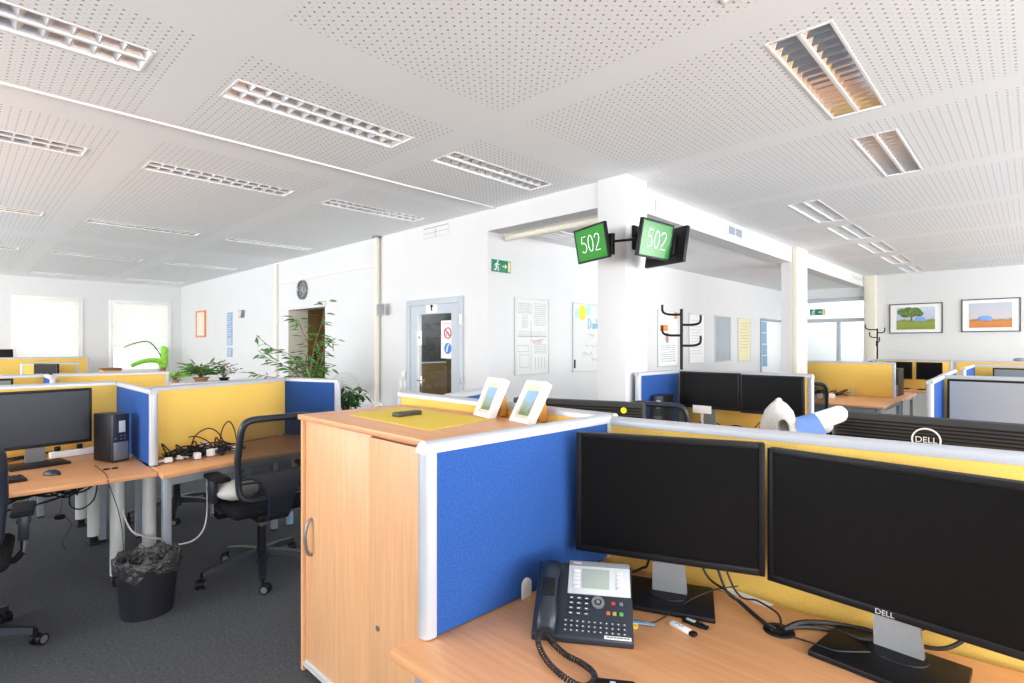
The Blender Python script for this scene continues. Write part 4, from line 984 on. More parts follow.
t = thing('monitor_riser', 'riser under the far black monitor by the wider window', 'stand', (.35, 13.75, DESK))
mb = MB(); mb.box(-.3, .3, -.12, .12, .13, .15, .003); mb.box(-.3, -.28, -.12, .12, 0, .13); mb.box(.28, .3, -.12, .12, 0, .13); mb.build('board', BEECHX, t)
monitor('black monitor top standing before the wider blinded window', (.47, 13.78, DESK + .151), PI, w=.62, h=.36, zc=.33, scr=SCRB, logo=False, group=None)
panel('yellow_desk_screen', 'short yellow screen with a grey end in front of the olive screen', (.70, 11.0), (1.39, 10.95), DESK - .02, 1.20, YELLOW, posts=(True, True))
desk('far beech desk carrying a black monitor turned sideways', [(.0, 10.2), (1.40, 10.2), (1.40, 10.92), (.0, 10.92)], [(.1, 10.3), (1.3, 10.3), (1.3, 10.85), (.1, 10.85)], grain=BEECHX)
monitor('black monitor turned sideways in front of the short yellow screen', (.98, 10.72, DESK), R(-58), w=.44, h=.32, zc=.30, scr=SCRB, group=None, logo=False)
t = thing('storage_box', 'low brown box top behind the second left row, below the window pier', 'box', (2.05, 12.6, 0))
mb = MB(); mb.box(-.12, .16, -.2, .2, 0, 1.00, .004); mb.build('body', BEECHX, t)
mb = MB(); mb.box(-.13, .17, -.21, .21, 1.00, 1.035, .004); mb.build('lid', BROWNW, t)

# ------------------------------------------------------------------ plants
def pot(t, r, h, m, soil=True):
    mb = MB(); mb.lathe([(0, 0), (r * .72, 0), (r, h), (r * 1.06, h), (r * 1.06, h - .02 if h > .05 else h * .8)], seg=24); mb.lathe([(r * .97, h), (r * .93, h - .015), (0, h - .015)], seg=24); mb.build('pot', m, t)
bx = at_z(205, 381.5, 1.045)
t = thing('plant_bench', 'narrow white bench carrying the small plants behind the yellow screen', 'bench', (bx.x + .15, bx.y + .05, 0))
mb = MB(); mb.box(-.65, .75, -.16, .16, 1.015, 1.045, .004); mb.build('top', TRIMW, t)
for x in (-.6, .7):
    for y in (-.13, .13):
        mb = MB(); mb.box(x - .015, x + .015, y - .015, y + .015, 0, 1.015); mb.build('leg', TRIMW, t)
BZ = 1.045
def bench(px): return at_y(px, 380, bx.y + .05)
def bush(label, px, n, L, w, spread, up, m, pr, ph_, pm, seed, name='potted_plant'):
    rd = random.Random(seed); b = bench(px); t = thing(name, label, 'plant', (b.x, b.y, BZ))
    pot(t, pr, ph_, pm)
    st = MB(); mb = MB()
    for k in range(n):
        a = rd.uniform(0, 2 * PI); rr = rd.uniform(.1, 1) * spread; tip = Vector((rr * math.cos(a), rr * .6 * math.sin(a), ph_ + up * rd.uniform(.3, 1)))
        st.tube(spline([(0, 0, ph_ - .02), (tip.x * .4, tip.y * .4, ph_ + (tip.z - ph_) * .7), tip], 4), .0022, 4)
        for j in range(3):
            f = 1 - .25 * j; q = Vector((tip.x * f, tip.y * f, ph_ + (tip.z - ph_) * f))
            mb.leaf(q, (math.cos(a) + rd.uniform(-.9, .9), math.sin(a) + rd.uniform(-.9, .9), rd.uniform(-.3, .5)), L * rd.uniform(.7, 1.2), w, (rd.uniform(-.6, .6), rd.uniform(-.9, -.2), 1))
    st.build('stems', BARK, t); mb.build('foliage', m, t)
bush('little bright green plant at the left end of the white plant bench', 175, 26, .06, .030, .12, .10, LEAFB, .05, .035, TERRA, 1)
bush('bushy green fern-like plant on the white plant bench', 201, 60, .10, .030, .22, .16, LEAF, .085, .05, TERRA, 2)
bush('small-leaved dark plant in a black pot on the white plant bench', 224, 30, .045, .024, .19, .22, LEAFD, .06, .035, BLACK, 3)
# bright plant on the window sill
sx_ = at_y(163, 372, WY - .09); t = thing('sill_plant', 'bright lime green plant on the sill of the half-blinded window', 'plant', (sx_.x, WY - .085, WZ[0] - .012))
pot(t, .07, .12, TERRA)
mb = MB()
zb = .12; top = at_y(166, 347, WY - .085).z - (WZ[0] - .012)
mb.tube(spline([(0, 0, zb - .01), (.02, 0, .25), (.03, 0, top - .06), (.05, 0, top)], 6), .085, 10, r_end=.07)
mb.build('upright_leaf', LEAFB, t)
mb = MB()
mb.tube(spline([(0, 0, zb - .01), (-.06, -.01, .24), (-.22, -.01, .28), (-.42, -.01, .25), (-.62, -.01, .16)], 6), .075, 8, r_end=.045)
mb.build('arching_leaf', LEAFB, t)
mb = MB()
mb.tube(spline([(0, 0, zb - .01), (-.06, -.02, .40), (-.28, -.02, .70), (-.58, -.02, .66), (-.75, -.02, .58)], 6), .016, 6, r_end=.010)
mb.build('thin_shoot', LEAFD, t)
# tall ficus by the passage
rd = random.Random(21)
fx = Vector((2.86, 6.15, 0)); t = thing('tall_leafy_plant', 'tall thin-leaved plant standing in front of the dark passage', 'plant', fx)
pot(t, .17, .30, TERRA)
def from_px(px, py, dep=6.5):
    return _ray(px, py) * dep + Vector((0, 0, CAM_H)) - fx
st = MB(); fo = MB()
branches = [[(310, 382), (312, 360), (316, 340), (322, 322), (326, 300)], [(308, 382), (306, 362), (308, 345), (302, 330), (297, 318)], [(306, 384), (300, 366), (288, 354), (272, 348), (256, 335)], [(306, 386), (294, 372), (284, 366), (270, 360), (258, 350)], [(312, 380), (318, 360), (328, 345), (336, 338)], [(312, 384), (320, 372), (334, 366)], [(305, 388), (285, 380), (265, 376), (244, 372)], [(311, 384), (312, 372), (308, 366), (300, 362)], [(312, 384), (318, 372), (322, 360), (324, 345), (322, 335)], [(310, 386), (318, 380), (325, 376)]]
for bi, br in enumerate(branches):
    dep = 6.5 + rd.uniform(-.12, .12)
    P = [Vector((0, 0, .28)), Vector((rd.uniform(-.02, .02), rd.uniform(-.02, .02), .85))] + [from_px(*q_, dep + .06 * k * rd.uniform(-1, 1)) for k, q_ in enumerate(br)]
    sp = spline(P, 8); st.tube(sp, .010, 6, r_end=.003)
    n0 = len(sp); 
    for k in range(int(n0 * .34), n0):
        for rep in range(2 if bi in (0, 4, 6) else 3):
            if rd.random() < .56: continue
            d_ = Vector((rd.uniform(-1, 1), rd.uniform(-1, 1), rd.uniform(-.45, .25)))
            side = Vector((sA, -cA, 0))
            d_ = (d_ + side * (rd.choice((-1, 1)) * .9)).normalized()
            fo.leaf(sp[k] + d_ * .03, d_, rd.uniform(.09, .15), rd.uniform(.026, .038), (rd.uniform(-.8, .8), rd.uniform(-.8, .8), .8))
st.build('stems', BARK, t); fo.build('foliage', mat('leaf_ficus', (.075, .20, .035), .5, noise=.4, nscale=9), t)
# low plant and the white fan near the wall
lp = at_z(350, 405, .95) ; fx2 = Vector((lp.x, lp.y, 0)); t = thing('low_leafy_plant', 'lower leafy plant right of the dark blue screen, beside the white fan', 'plant', fx2)
pot(t, .14, .26, TERRA); st = MB(); fo = MB(); dep0 = Vector((lp.x, lp.y, 0)).dot(Vector((cA, sA, 0)))
for br in ([(348, 402), (346, 392), (343, 386)], [(350, 400), (354, 392), (362, 388)], [(346, 405), (340, 400), (337, 396)], [(350, 402), (352, 396), (349, 390)], [(352, 404), (358, 398), (366, 394)], [(345, 408), (341, 404), (339, 402)], [(350, 407), (355, 403), (358, 400)]):
    P = [Vector((0, 0, .25)), Vector((0, 0, .6))] + [_ray(*q_) * (dep0 + rd.uniform(-.08, .08)) + Vector((0, 0, CAM_H)) - fx2 for q_ in br]
    sp = spline(P, 6); st.tube(sp, .006, 5, r_end=.002)
    for k in range(int(len(sp) * .42), len(sp)):
        for rep in range(2):
            if rd.random() < .3: continue
            d_ = Vector((rd.uniform(-1, 1), rd.uniform(-1, 1), rd.uniform(-.6, .3))).normalized(); fo.leaf(sp[k], d_, rd.uniform(.07, .12), .035, (rd.uniform(-.8, .8), rd.uniform(-.8, .8), .8))
st.build('stems', BARK, t); fo.build('foliage', LEAFD, t)
fc = _ray(344, 388) * 6.9 + Vector((0, 0, CAM_H))
t = thing('pedestal_fan', 'white pedestal fan in front of the long wall, behind the lower plant', 'fan', (fc.x, fc.y, 0), YAW - PI / 2 + .35)
mb = MB(); mb.lathe([(0, 0), (.2, 0), (.2, .015), (.03, .04), (.016, .08)], seg=28); mb.cyl((0, 0, .05), (0, 0, fc.z - .05), .014, seg=12); mb.build('stand', GLOSSW, t)
mb = MB()
for r_ in (.05, .09, .13, .17, .195):
    for y in (-.05, .03): mb.tube([(r_ * math.cos(2 * PI * k / 36), y * (1 - (r_ / .2) ** 2) * 1.2, fc.z + r_ * math.sin(2 * PI * k / 36)) for k in range(36)], .0016, 4, closed=True)
for k in range(28):
    a = 2 * PI * k / 28; mb.tube([(r_ * math.cos(a), -.06 * (1 - (r_ / .2) ** 2), fc.z + r_ * math.sin(a)) for r_ in (.02, .08, .14, .195)], .0014, 4); 
mb.build('guard', MATS['fan_wire'], t)
mb = MB()
for k in range(3):
    a = 2 * PI * k / 3; mb.prism([(.02 * math.cos(a - .6), .02 * math.sin(a - .6)), (.15 * math.cos(a - .35), .15 * math.sin(a - .35)), (.16 * math.cos(a + .3), .16 * math.sin(a + .3)), (.02 * math.cos(a + .6), .02 * math.sin(a + .6))], -.012, -.008, axis='y', M=Matrix.Translation((0, 0, fc.z)))
mb.build('blades', GLOSSW, t)
mb = MB(); mb.cyl((0, -.03, fc.z), (0, .12, fc.z), .05, .04, seg=20); mb.build('motor', GLOSSW, t)

# ================================================================== THINGS ON THE WALLS
RZW = -PI / 2
def on_left(px, py): return at_x(px, py, WX)
# round clock
g = on_left(303.5, 290); t = thing('wall_clock', 'round wall clock with a silver rim above the dark passage', 'clock', (WX, g.y, g.z), RZW)
mb = MB(); n = 36
def disc(mb, r0, r1, y0, y1, seg=36):
    a = [[mb.bm.verts.new((r * math.cos(2 * PI * k / seg), y, r * math.sin(2 * PI * k / seg))) for k in range(seg)] for r, y in ((r0, y0), (r1, y1))]
    for k in range(seg): mb._f((a[0][k], a[0][(k + 1) % seg], a[1][(k + 1) % seg], a[1][k]), True)
    return a
mb = MB(); disc(mb, .15, .15, 0, -.04); disc(mb, .15, .14, -.04, -.05); disc(mb, .14, .12, -.05, -.03); mb.build('rim', SILVER, t)
mb = MB(); a = disc(mb, .001, .125, -.02, -.02); mb.build('face', mat('clock_face', (.16, .17, .17), .5, noise=.03), t)
mb = MB()
for k in range(12):
    an = 2 * PI * k / 12; mb.box(-.004, .004, -.024, -.021, .095, .115, M=Matrix.Rotation(an, 4, 'Y'))
mb.build('hour_marks', PAPER, t)
for nm, L_, an, w_ in (('hour_hand', .06, .6, .006), ('minute_hand', .09, 2.2, .004)):
    mb = MB(); mb.box(-w_, w_, -.028, -.025, -.012, L_, M=Matrix.Rotation(an, 4, 'Y')); mb.build(nm, PAPER, t)
# orange framed picture, blue notice strip, little speaker, emergency lamp on the pipe
a, b = on_left(197, 311.5), on_left(206.5, 337)
def wall_box(name, label, cat, x, ya, yb, za, zb, dep, m, rz=RZW):
    """flat framed thing on the long wall between two wall points"""
    t = thing(name, label, cat, (x, (ya + yb) / 2, (za + zb) / 2), rz); return t, abs(ya - yb), abs(za - zb)
t, w, h = wall_box('framed_picture', 'narrow orange-framed picture on the long wall next to the windows', 'picture', WX, a.y, b.y, a.z, b.z, .03, ORANGE)
w *= .95
mb = MB(); e = .032
for x0, x1, z0, z1 in ((-w / 2, -w / 2 + e, -h / 2, h / 2), (w / 2 - e, w / 2, -h / 2, h / 2), (-w / 2 + e, w / 2 - e, -h / 2, -h / 2 + e), (-w / 2 + e, w / 2 - e, h / 2 - e, h / 2)): mb.box(x0, x1, -.035, 0, z0, z1, .003)
mb.build('frame', ORANGE, t)
mb = MB(); mb.box(-w / 2 + e, w / 2 - e, -.02, -.005, -h / 2 + e, h / 2 - e); mb.build('picture', mat('peach_paper', (.86, .76, .66), .7, noise=.05, nscale=8), t)
a, b = on_left(226.5, 313), on_left(233.5, 357)
for i, (f0, f1, lab) in enumerate(((0, .30, 'top sheet of the blue notice strip on the long wall'), (.31, .57, 'second sheet of the blue notice strip on the long wall'), (.58, .74, 'third sheet of the blue notice strip on the long wall'), (.80, 1, 'lowest sheet of the blue notice strip on the long wall'))):
    z0 = a.z + (b.z - a.z) * f1; z1 = a.z + (b.z - a.z) * f0
    mb = MB(); mb.box(-.14, .14, -.008, 0, z0, z1); mb.mi = 1
    for k in range(5): mb.box(-.11, .11 - .03 * (k % 3), -.009, -.008, z1 - (z1 - z0) * (.16 + .16 * k) - .008, z1 - (z1 - z0) * (.16 + .16 * k))
    o = mb.build('notice_sheet', [SKYB, PAPER], None, loc=(WX, (a.y + b.y) / 2, 0), rz=RZW); tag(o, lab, 'notice', 'blue notice strip')
g = on_left(243, 314); t = thing('wall_speaker', 'small grey speaker on the long wall beside the blue notice strip', 'speaker', (WX, g.y, g.z), RZW)
mb = MB(); mb.prism([(-.10, .07), (.10, .07), (.07, -.07), (-.07, -.07)], -.06, 0, .006, axis='y'); mb.build('case', SILVER, t)
mb = MB(); mb.prism([(-.08, .055), (.08, .055), (.055, -.055), (-.055, -.055)], -.064, -.058, axis='y'); mb.build('grille', LTGREY, t)
g = at_x(381, 309.5, WX - .09); t = thing('grey_wall_lamp', 'grey ribbed lamp on the cream pipe between passage and grey door', 'wall lamp', (WX - .083, g.y, g.z), RZW)
mb = MB(); mb.lathe([(0, -.075), (.055, -.07), (.062, 0), (.055, .07), (0, .075)], (0, 0, 0), 20, 1.0, .75)
for v in mb.bm.verts: v.co.y = min(v.co.y, 0.0)
mb.build('body', mat('lamp_grey', (.40, .40, .44), .5, noise=.03), t)
mb = MB()
for k in range(5): mb.lathe([(.062, -.05 + k * .024), (.066, -.045 + k * .024), (.062, -.04 + k * .024)], (0, 0, 0), 20, 1.0, .75)
for v in mb.bm.verts: v.co.y = min(v.co.y, 0.0)
mb.build('ribs', SILVER, t)
# air grille high on the wall above the grey door
a, b = on_left(423.5, 231), on_left(449, 226); t = thing('air_vent', 'white slotted air grille high on the wall above the grey door', 'air vent', (WX, (a.y + b.y) / 2, (a.z + b.z) / 2 - .02), RZW)
w = a.y - b.y
mb = MB(); mb.box(-w / 2, w / 2, -.006, 0, -.075, .055, .002); mb.build('plate', WHITE, t)
mb = MB(); mb.box(-w / 2 + .01, w / 2 - .01, -.008, -.002, .035, .044); mb.box(-w / 2 + .01, w / 2 - .01, -.008, -.002, -.02, -.016); mb.box(-.003, .003, -.008, -.002, -.07, .03); mb.build('slots', GREYMET, t)
# sockets and switches left of the grey door
for i, (px, py, w_, h_, lab, nm) in enumerate(((404, 375, .09, .09, 'upper light switch beside the grey door', 'light_switch'), (402.5, 384.5, .09, .14, 'lower switch plate at the left of the grey door handle', 'light_switch'), (410.5, 385, .075, .14, 'switch plate nearest to the grey door', 'light_switch'), (369, 396.5, .22, .10, 'double white socket above the trunking, left of the grey door', 'wall_socket'))):
    g = on_left(px, py); t = thing(nm, lab, 'socket' if nm == 'wall_socket' else 'switch', (WX, g.y if i != 2 else dL.y + .05, g.z), RZW)
    mb = MB(); mb.box(-w_ / 2, w_ / 2, -.014, 0, -h_ / 2, h_ / 2, .004); mb.build('plate', OFFW, t)
    if nm == 'wall_socket':
        mb = MB()
        for x in (-.055, .055): mb.lathe([(0, 0), (.022, 0), (.026, .003)], seg=18)
        mb = MB(); mb.cyl((-.055, -.015, 0), (-.055, -.012, 0), .024, seg=18); mb.cyl((.055, -.015, 0), (.055, -.012, 0), .024, seg=18); mb.build('socket_faces', LTGREY, t)
    else:
        mb = MB(); mb.box(-w_ * .3, w_ * .3, -.02, -.012, -h_ * .28, h_ * .28, .003); mb.build('rocker', PAPER, t)
# signs and papers on the grey door
def wall_paper(name, label, cat, px, py, w_, h_, off, dx=0):
    g = at_x(px, py, WX + off); return thing(name, label, cat, (WX + off, g.y, g.z), RZW)
t = wall_paper('door_sign', 'white number plate with a black figure above the grey door glass', 'sign', 432, 306.5, .2, .14, -.011)
mb = MB(); mb.box(-.105, .105, -.006, 0, -.075, .075, .002); mb.build('plate', PAPER, t)
mb = MB(); mb.box(-.012, .012, -.008, -.005, -.05, .02, .003); mb.ball((0, -.007, .04), .014, 1, .3, 1, 10); mb.box(-.03, .03, -.008, -.005, -.005, .012, .003); mb.build('figure', BLACK, t)
mb = MB(); mb.box(-.095, .095, -.0075, -.005, .058, .066); mb.build('caption', GREYMET, t)
t = wall_paper('warning_notice', 'white sheet with a red and a blue round symbol on the grey door glass', 'notice', 447.5, 338.5, .2, .4, .006)
mb = MB(); mb.box(-.11, .13, -.003, 0, -.22, .20); mb.build('sheet', PAPER, t)
mb = MB(); mb.tube([(.01 + .058 * math.cos(2 * PI * k / 24), -.004, .06 + .058 * math.sin(2 * PI * k / 24)) for k in range(24)], .008, 5, closed=True); mb.tube([(-.03, -.004, .10), (.05, -.004, .02)], .007, 5); mb.build('red_ring', mat('sign_red', (.70, .06, .06), .6, noise=.02), t)
mb = MB(); mb.tube([(-.015, -.0035, .03), (.0, -.0035, .085), (.03, -.0035, .06), (.02, -.0035, .03)], .007, 5); mb.build('grey_pictogram', GREYMET, t)
mb = MB(); mb.cyl((.01, -.006, -.11), (.01, -.002, -.11), .062, seg=28); bd = mb.build('blue_disc', mat('sign_blue', (.04, .22, .62), .6, noise=.02), t)
mb = MB(); mb.tube([(.0, -.008, -.15), (.005, -.008, -.11), (.02, -.008, -.08)], .009, 5); mb.ball((.025, -.008, -.068), .011, 1, .3, 1, 8); mb.build('white_figure', PAPER, t)
mb = MB(); rr = random.Random(2); scribble(mb, -.09, .11, .165, .006, -.0035, .0025, rr); mb.build('heading', mat('sign_red', (.70, .06, .06)), t)
t = wall_paper('small_notice', 'small white label on the left edge of the grey door glass', 'notice', 421, 338, .08, .18, .009)
mb = MB(); mb.box(-.045, .045, -.024, -.021, -.085, .085); mb.build('sheet', PAPER, t)
mb = MB(); mb.box(-.02, .02, -.026, -.0235, -.01, .02); mb.build('symbol', GREYMET, t)
# emergency exit sign on the recess wall, and the far one on the glass front
def exit_sign(name, label, loc, rz, w, h, flip=1):
    t = thing(name, label, 'exit sign', loc, rz)
    m = MB(); m.box(-w / 2, w / 2, -.012, 0, -h / 2, h / 2, .002); m.build('panel', SIGNG, t)
    y = -.0135; s_ = h * 1.25
    m = MB(); m.box(-.018 * flip * 0 + w * .34, w * .46, -.015, -.011, -h * .42, h * .42); m.build('door_symbol', mat('sign_yellowish', (.80, .70, .35), .5, noise=.02), t)
    m = MB(); c = -w * .26
    m.ball((c + .075 * s_, y, h * .37), h * .095, 1, .3, 1, 10)
    for ln, r_ in (([(c, h * .20), (c - .05 * s_, -h * .06)], .06), ([(c - .05 * s_, -h * .06), (c + .14 * s_, -h * .14), (c + .10 * s_, -h * .36)], .045), ([(c - .05 * s_, -h * .06), (c - .10 * s_, -h * .26), (c - .26 * s_, -h * .30)], .045), ([(c + .02 * s_, h * .18), (c + .14 * s_, h * .06), (c + .24 * s_, h * .14)], .036), ([(c - .02 * s_, h * .16), (c - .16 * s_, h * .10), (c - .20 * s_, -h * .04)], .036)):
        m.tube([(p[0], y, p[1] * 1.18) for p in ln], r_ * s_, 6)
    m.build('running_figure', PAPER, t)
    m = MB(); a = w * .04; m.box(a, a + w * .16, y - .001, y + .002, -h * .045, h * .045); m.prism([(a + w * .14, -h * .2), (a + w * .25, 0), (a + w * .14, h * .2)], y - .001, y + .002, axis='y'); m.build('arrow', PAPER, t)
    return t
a, b = at_y(491.5, 259, NY), at_y(510, 273, NY)
exit_sign('exit_sign', 'green emergency exit sign with a running figure beside the recess corner', ((a.x + b.x) / 2, NY, (a.z + b.z) / 2 - .003), 0, b.x - a.x, .125)
a, b = at_x(811, 309, RX - .02), at_x(824, 315.5, RX - .02)
exit_sign('exit_sign', 'far green exit sign on the glazed front at the end of the recess', (RX - .02, (a.y + b.y) / 2, (a.z + b.z) / 2), RZW, .29, .13)
# whiteboards and posters on the recess wall
def framed(name, label, cat, tl, br, fm, face, dep=.018, e=.018, rz=0.0):
    a, b = at_y(*tl, NY), at_y(*br, NY); t = thing(name, label, cat, ((a.x + b.x) / 2, NY, (a.z + b.z) / 2)); w, h = b.x - a.x, a.z - b.z
    m = MB()
    for x0, x1, z0, z1 in ((-w / 2, -w / 2 + e, -h / 2, h / 2), (w / 2 - e, w / 2, -h / 2, h / 2), (-w / 2 + e, w / 2 - e, -h / 2, -h / 2 + e), (-w / 2 + e, w / 2 - e, h / 2 - e, h / 2)): m.box(x0, x1, -dep, 0, z0, z1, .002)
    m.build('frame', fm, t)
    m = MB(); m.box(-w / 2 + e - .002, w / 2 - e + .002, -dep * .6, -.002, -h / 2 + e - .002, h / 2 - e + .002); m.build('sheet', face, t)
    return t, w, h, -dep * .62
INKG = mat('ink_grey', (.28, .30, .30), .7, noise=.03); INKR = mat('ink_red', (.55, .15, .17), .7, noise=.03); INKB = mat('ink_blue', (.13, .42, .66), .7, noise=.03); INKT = mat('ink_pale', (.42, .50, .42), .7, noise=.03)
BOARD = mat('whiteboard_face', (.70, .72, .70), .35, noise=.01, nscale=6)
t, w, h, y = framed('whiteboard', 'tall whiteboard full of fine handwriting under the exit sign', 'whiteboard', (514, 296.5), (548.3, 373.5), LTGREY, BOARD)
rr = random.Random(11); mb = MB()
def rect(mb, x0, x1, z0, z1, r=.0022): mb.tube([(x0, y, z0), (x1, y, z0), (x1, y, z1), (x0, y, z1)], r, 4, closed=True)
rect(mb, -w * .40, -w * .03, h * .30, h * .42); rect(mb, -w * .42, w * .42, -.002, .002); rect(mb, -w * .36, -w * .10, -h * .40, -h * .24); rect(mb, -w * .42, -w * .12, -h * .20, -h * .12)
for k in range(11): scribble(mb, w * .04, w * .40, h * (.43 - .028 * k), .008, y, .0016, rr)
for k in range(5): scribble(mb, -w * .38, -w * .08, h * (.40 - .02 * k), .007, y, .0016, rr)
for k in range(6): scribble(mb, w * .05, w * .42, -h * (.11 + .022 * k), .008, y, .0016, rr)
for k in range(4): mb.tube([(w * (.08 + .09 * k), y, -h * .27), (w * (.10 + .09 * k), y, -h * .43)], .0022, 4)
mb.tube([(-w * .04, y, h * .2), (-w * .04, y, -h * .44)], .002, 4); mb.build('grey_writing', INKG, t)
mb = MB()
for k in range(6): scribble(mb, -w * .30, -w * .14, h * (.26 - .028 * k), .014, y, .003, rr)
for k in range(3): scribble(mb, -w * .40, w * .40, h * (.06 - .02 * k), .008, y, .0016, rr)
mb.build('pale_writing', INKT, t)
mb = MB(); scribble(mb, -w * .02, w * .28, -h * .06, .012, y, .0025, rr); rect(mb, w * .02, w * .26, -h * .09, -h * .075); scribble(mb, w * .12, w * .36, -h * .045, .012, y, .002, rr); mb.build('red_writing', INKR, t)
t, w, h, y = framed('whiteboard', 'whiteboard with a yellow balloon drawing and Danke in blue, partly behind the column', 'whiteboard', (572, 302), (611, 370), LTGREY, BOARD)
mb = MB(); mb.ball((-w * .27, y, h * .36), .075, 1, .04, 1.25, 18); mb.build('yellow_balloon', mat('ink_yellow', (.88, .74, .05), .6, noise=.02), t)
mb = MB(); mb.ball((-w * .12, y + .001, h * .40), .055, .9, .04, 1.2, 16); mb.ball((-w * .40, y + .001, h * .34), .05, .8, .04, 1.3, 16); mb.build('teal_balloons', mat('ink_teal', (.42, .72, .72), .6, noise=.02), t)
def danke(parent, x, z, s_):
    m = MB(); L_ = [[(0, 0), (0, 1), (.35, .85), (.42, .45), (.3, .1), (0, 0)], [(.85, .5), (.62, .45), (.58, .15), (.75, 0), (.86, .3), (.86, .5), (.9, 0)], [(1.05, 0), (1.05, .5), (1.05, .38), (1.2, .5), (1.28, .35), (1.28, 0)], [(1.45, 0), (1.45, 1), (1.45, .25), (1.7, .55), (1.5, .3), (1.72, 0)], [(1.85, .28), (2.1, .3), (2.02, .5), (1.87, .4), (1.88, .1), (2.1, .04)]]
    strokes(m, [[(x + p[0] * s_, z + p[1] * s_) for p in l] for l in L_], .006, y); m.build('blue_word', INKB, parent)
danke(t, -w * .12, h * .13, .125)
mb = MB(); rr = random.Random(5)
for (x0, x1, z, hh) in ((-.10, .02, .02, .05), (-.16, .10, -.10, .05), (-.22, .0, -.20, .06), (-.04, .14, -.28, .05)): scribble(mb, x0, x1, z, hh, y, .003, rr, 9)
mb.build('pale_writing', INKT, t)
mb = MB()
for k in range(3): scribble(mb, w * .12, w * .34, -h * (.02 + .07 * k), .08, y, .004, rr, 6)
mb.tube([(w * .2 + .04 * math.cos(k * .52), y, -h * .27 + .05 * math.sin(k * .52)) for k in range(12)], .004, 5, closed=True); mb.build('blue_doodle', INKB, t)
mb = MB(); mb.box(-w * .5 + .02, -w * .5 + .035, -.03, -.01, -h * .44, -h * .32, .003); mb.build('marker_pen', BLACK, t)
t, w, h, y = framed('flipchart_poster', 'white poster with an orange note, behind the black coat stand', 'poster', (657, 309.5), (677.5, 366), LTGREY, PAPER)
mb = MB(); mb.box(-w * .40, -w * .02, y - .001, y + .003, h * .13, h * .24); mb.box(w * .3, w * .46, y - .001, y + .003, h * .36, h * .48); mb.box(-w * .14, w * .02, y - .001, y + .003, -h * .04, h * .10); mb.build('orange_notes', ORANGE, t)
mb = MB(); mb.cyl((-w * .05, y - .004, -h * .03), (-w * .05, y, -h * .03), .045, seg=20); mb.build('grey_badge', GREYMET, t)
mb = MB(); rr = random.Random(8)
for k in range(8): scribble(mb, -w * .36, w * .36, -h * (.12 + .04 * k), .012, y, .003, rr)
mb.build('writing', INKG, t)
t, w, h, y = framed('blank_poster', 'pale framed poster right of the black coat stand', 'poster', (688.5, 313), (704, 363), LTGREY, PAPER, e=.014)
mb = MB(); rr = random.Random(9)
for k in range(12): scribble(mb, -w * .36, w * .30, h * (.36 - .06 * k), .010, y, .0018, rr)
mb.build('faint_writing', INKT, t)
t, w, h, y = framed('wall_mirror', 'tall grey mirror-like panel in the recess between two posters', 'mirror', (714.5, 315), (730, 361.5), LTGREY, mat('dull_mirror', (.44, .48, .52), .25, metal=.4, noise=.06, nscale=2))
t, w, h, y = framed('yellow_poster', 'pale yellow framed sheet in the recess next to the white door', 'poster', (737.5, 317.5), (750, 361), LTGREY, mat('pale_yellow', (.80, .74, .46), .7, noise=.05, nscale=5))
mb = MB(); rr = random.Random(19)
for k in range(9): scribble(mb, -w * .34, w * .34, h * (.38 - .07 * k), .02, y, .003, rr)
mb.build('writing', INKT, t)

# landscape pictures on the end wall of the right wing
def landscape(name, kind):
    m = bpy.data.materials.new(name); m.use_nodes = True; nt = m.node_tree; L = nt.links.new; b = nt.nodes['Principled BSDF']
    tc = nt.nodes.new('ShaderNodeTexCoord'); sx = nt.nodes.new('ShaderNodeSeparateXYZ'); L(tc.outputs['Generated'], sx.inputs[0])
    n = nt.nodes.new('ShaderNodeTexNoise'); n.inputs['Scale'].default_value = 9; n.inputs['Detail'].default_value = 4; L(tc.outputs['Object'], n.inputs['Vector'])
    ma = nt.nodes.new('ShaderNodeMath'); ma.operation = 'MULTIPLY_ADD'; ma.inputs[1].default_value = .25; L(n.outputs['Fac'], ma.inputs[0]); L(sx.outputs['Z'], ma.inputs[2])
    cr = nt.nodes.new('ShaderNodeValToRGB'); L(ma.outputs[0], cr.inputs['Fac']); e = cr.color_ramp.elements
    if kind == 0: cols = [(0, (.20, .27, .04)), (.42, (.30, .36, .07)), (.52, (.18, .26, .05)), (.60, (.48, .52, .66)), (1, (.62, .66, .78))]
    else: cols = [(0, (.62, .20, .04)), (.36, (.70, .26, .07)), (.42, (.30, .22, .08)), (.50, (.62, .58, .60)), (1, (.55, .57, .66))]
    e[0].position, e[0].color = cols[0][0], (*cols[0][1], 1); e[1].position, e[1].color = cols[-1][0], (*cols[-1][1], 1)
    for p, c_ in cols[1:-1]: k = e.new(p); k.color = (*c_, 1)
    L(cr.outputs['Color'], b.inputs['Base Color']); b.inputs['Roughness'].default_value = .5
    return m
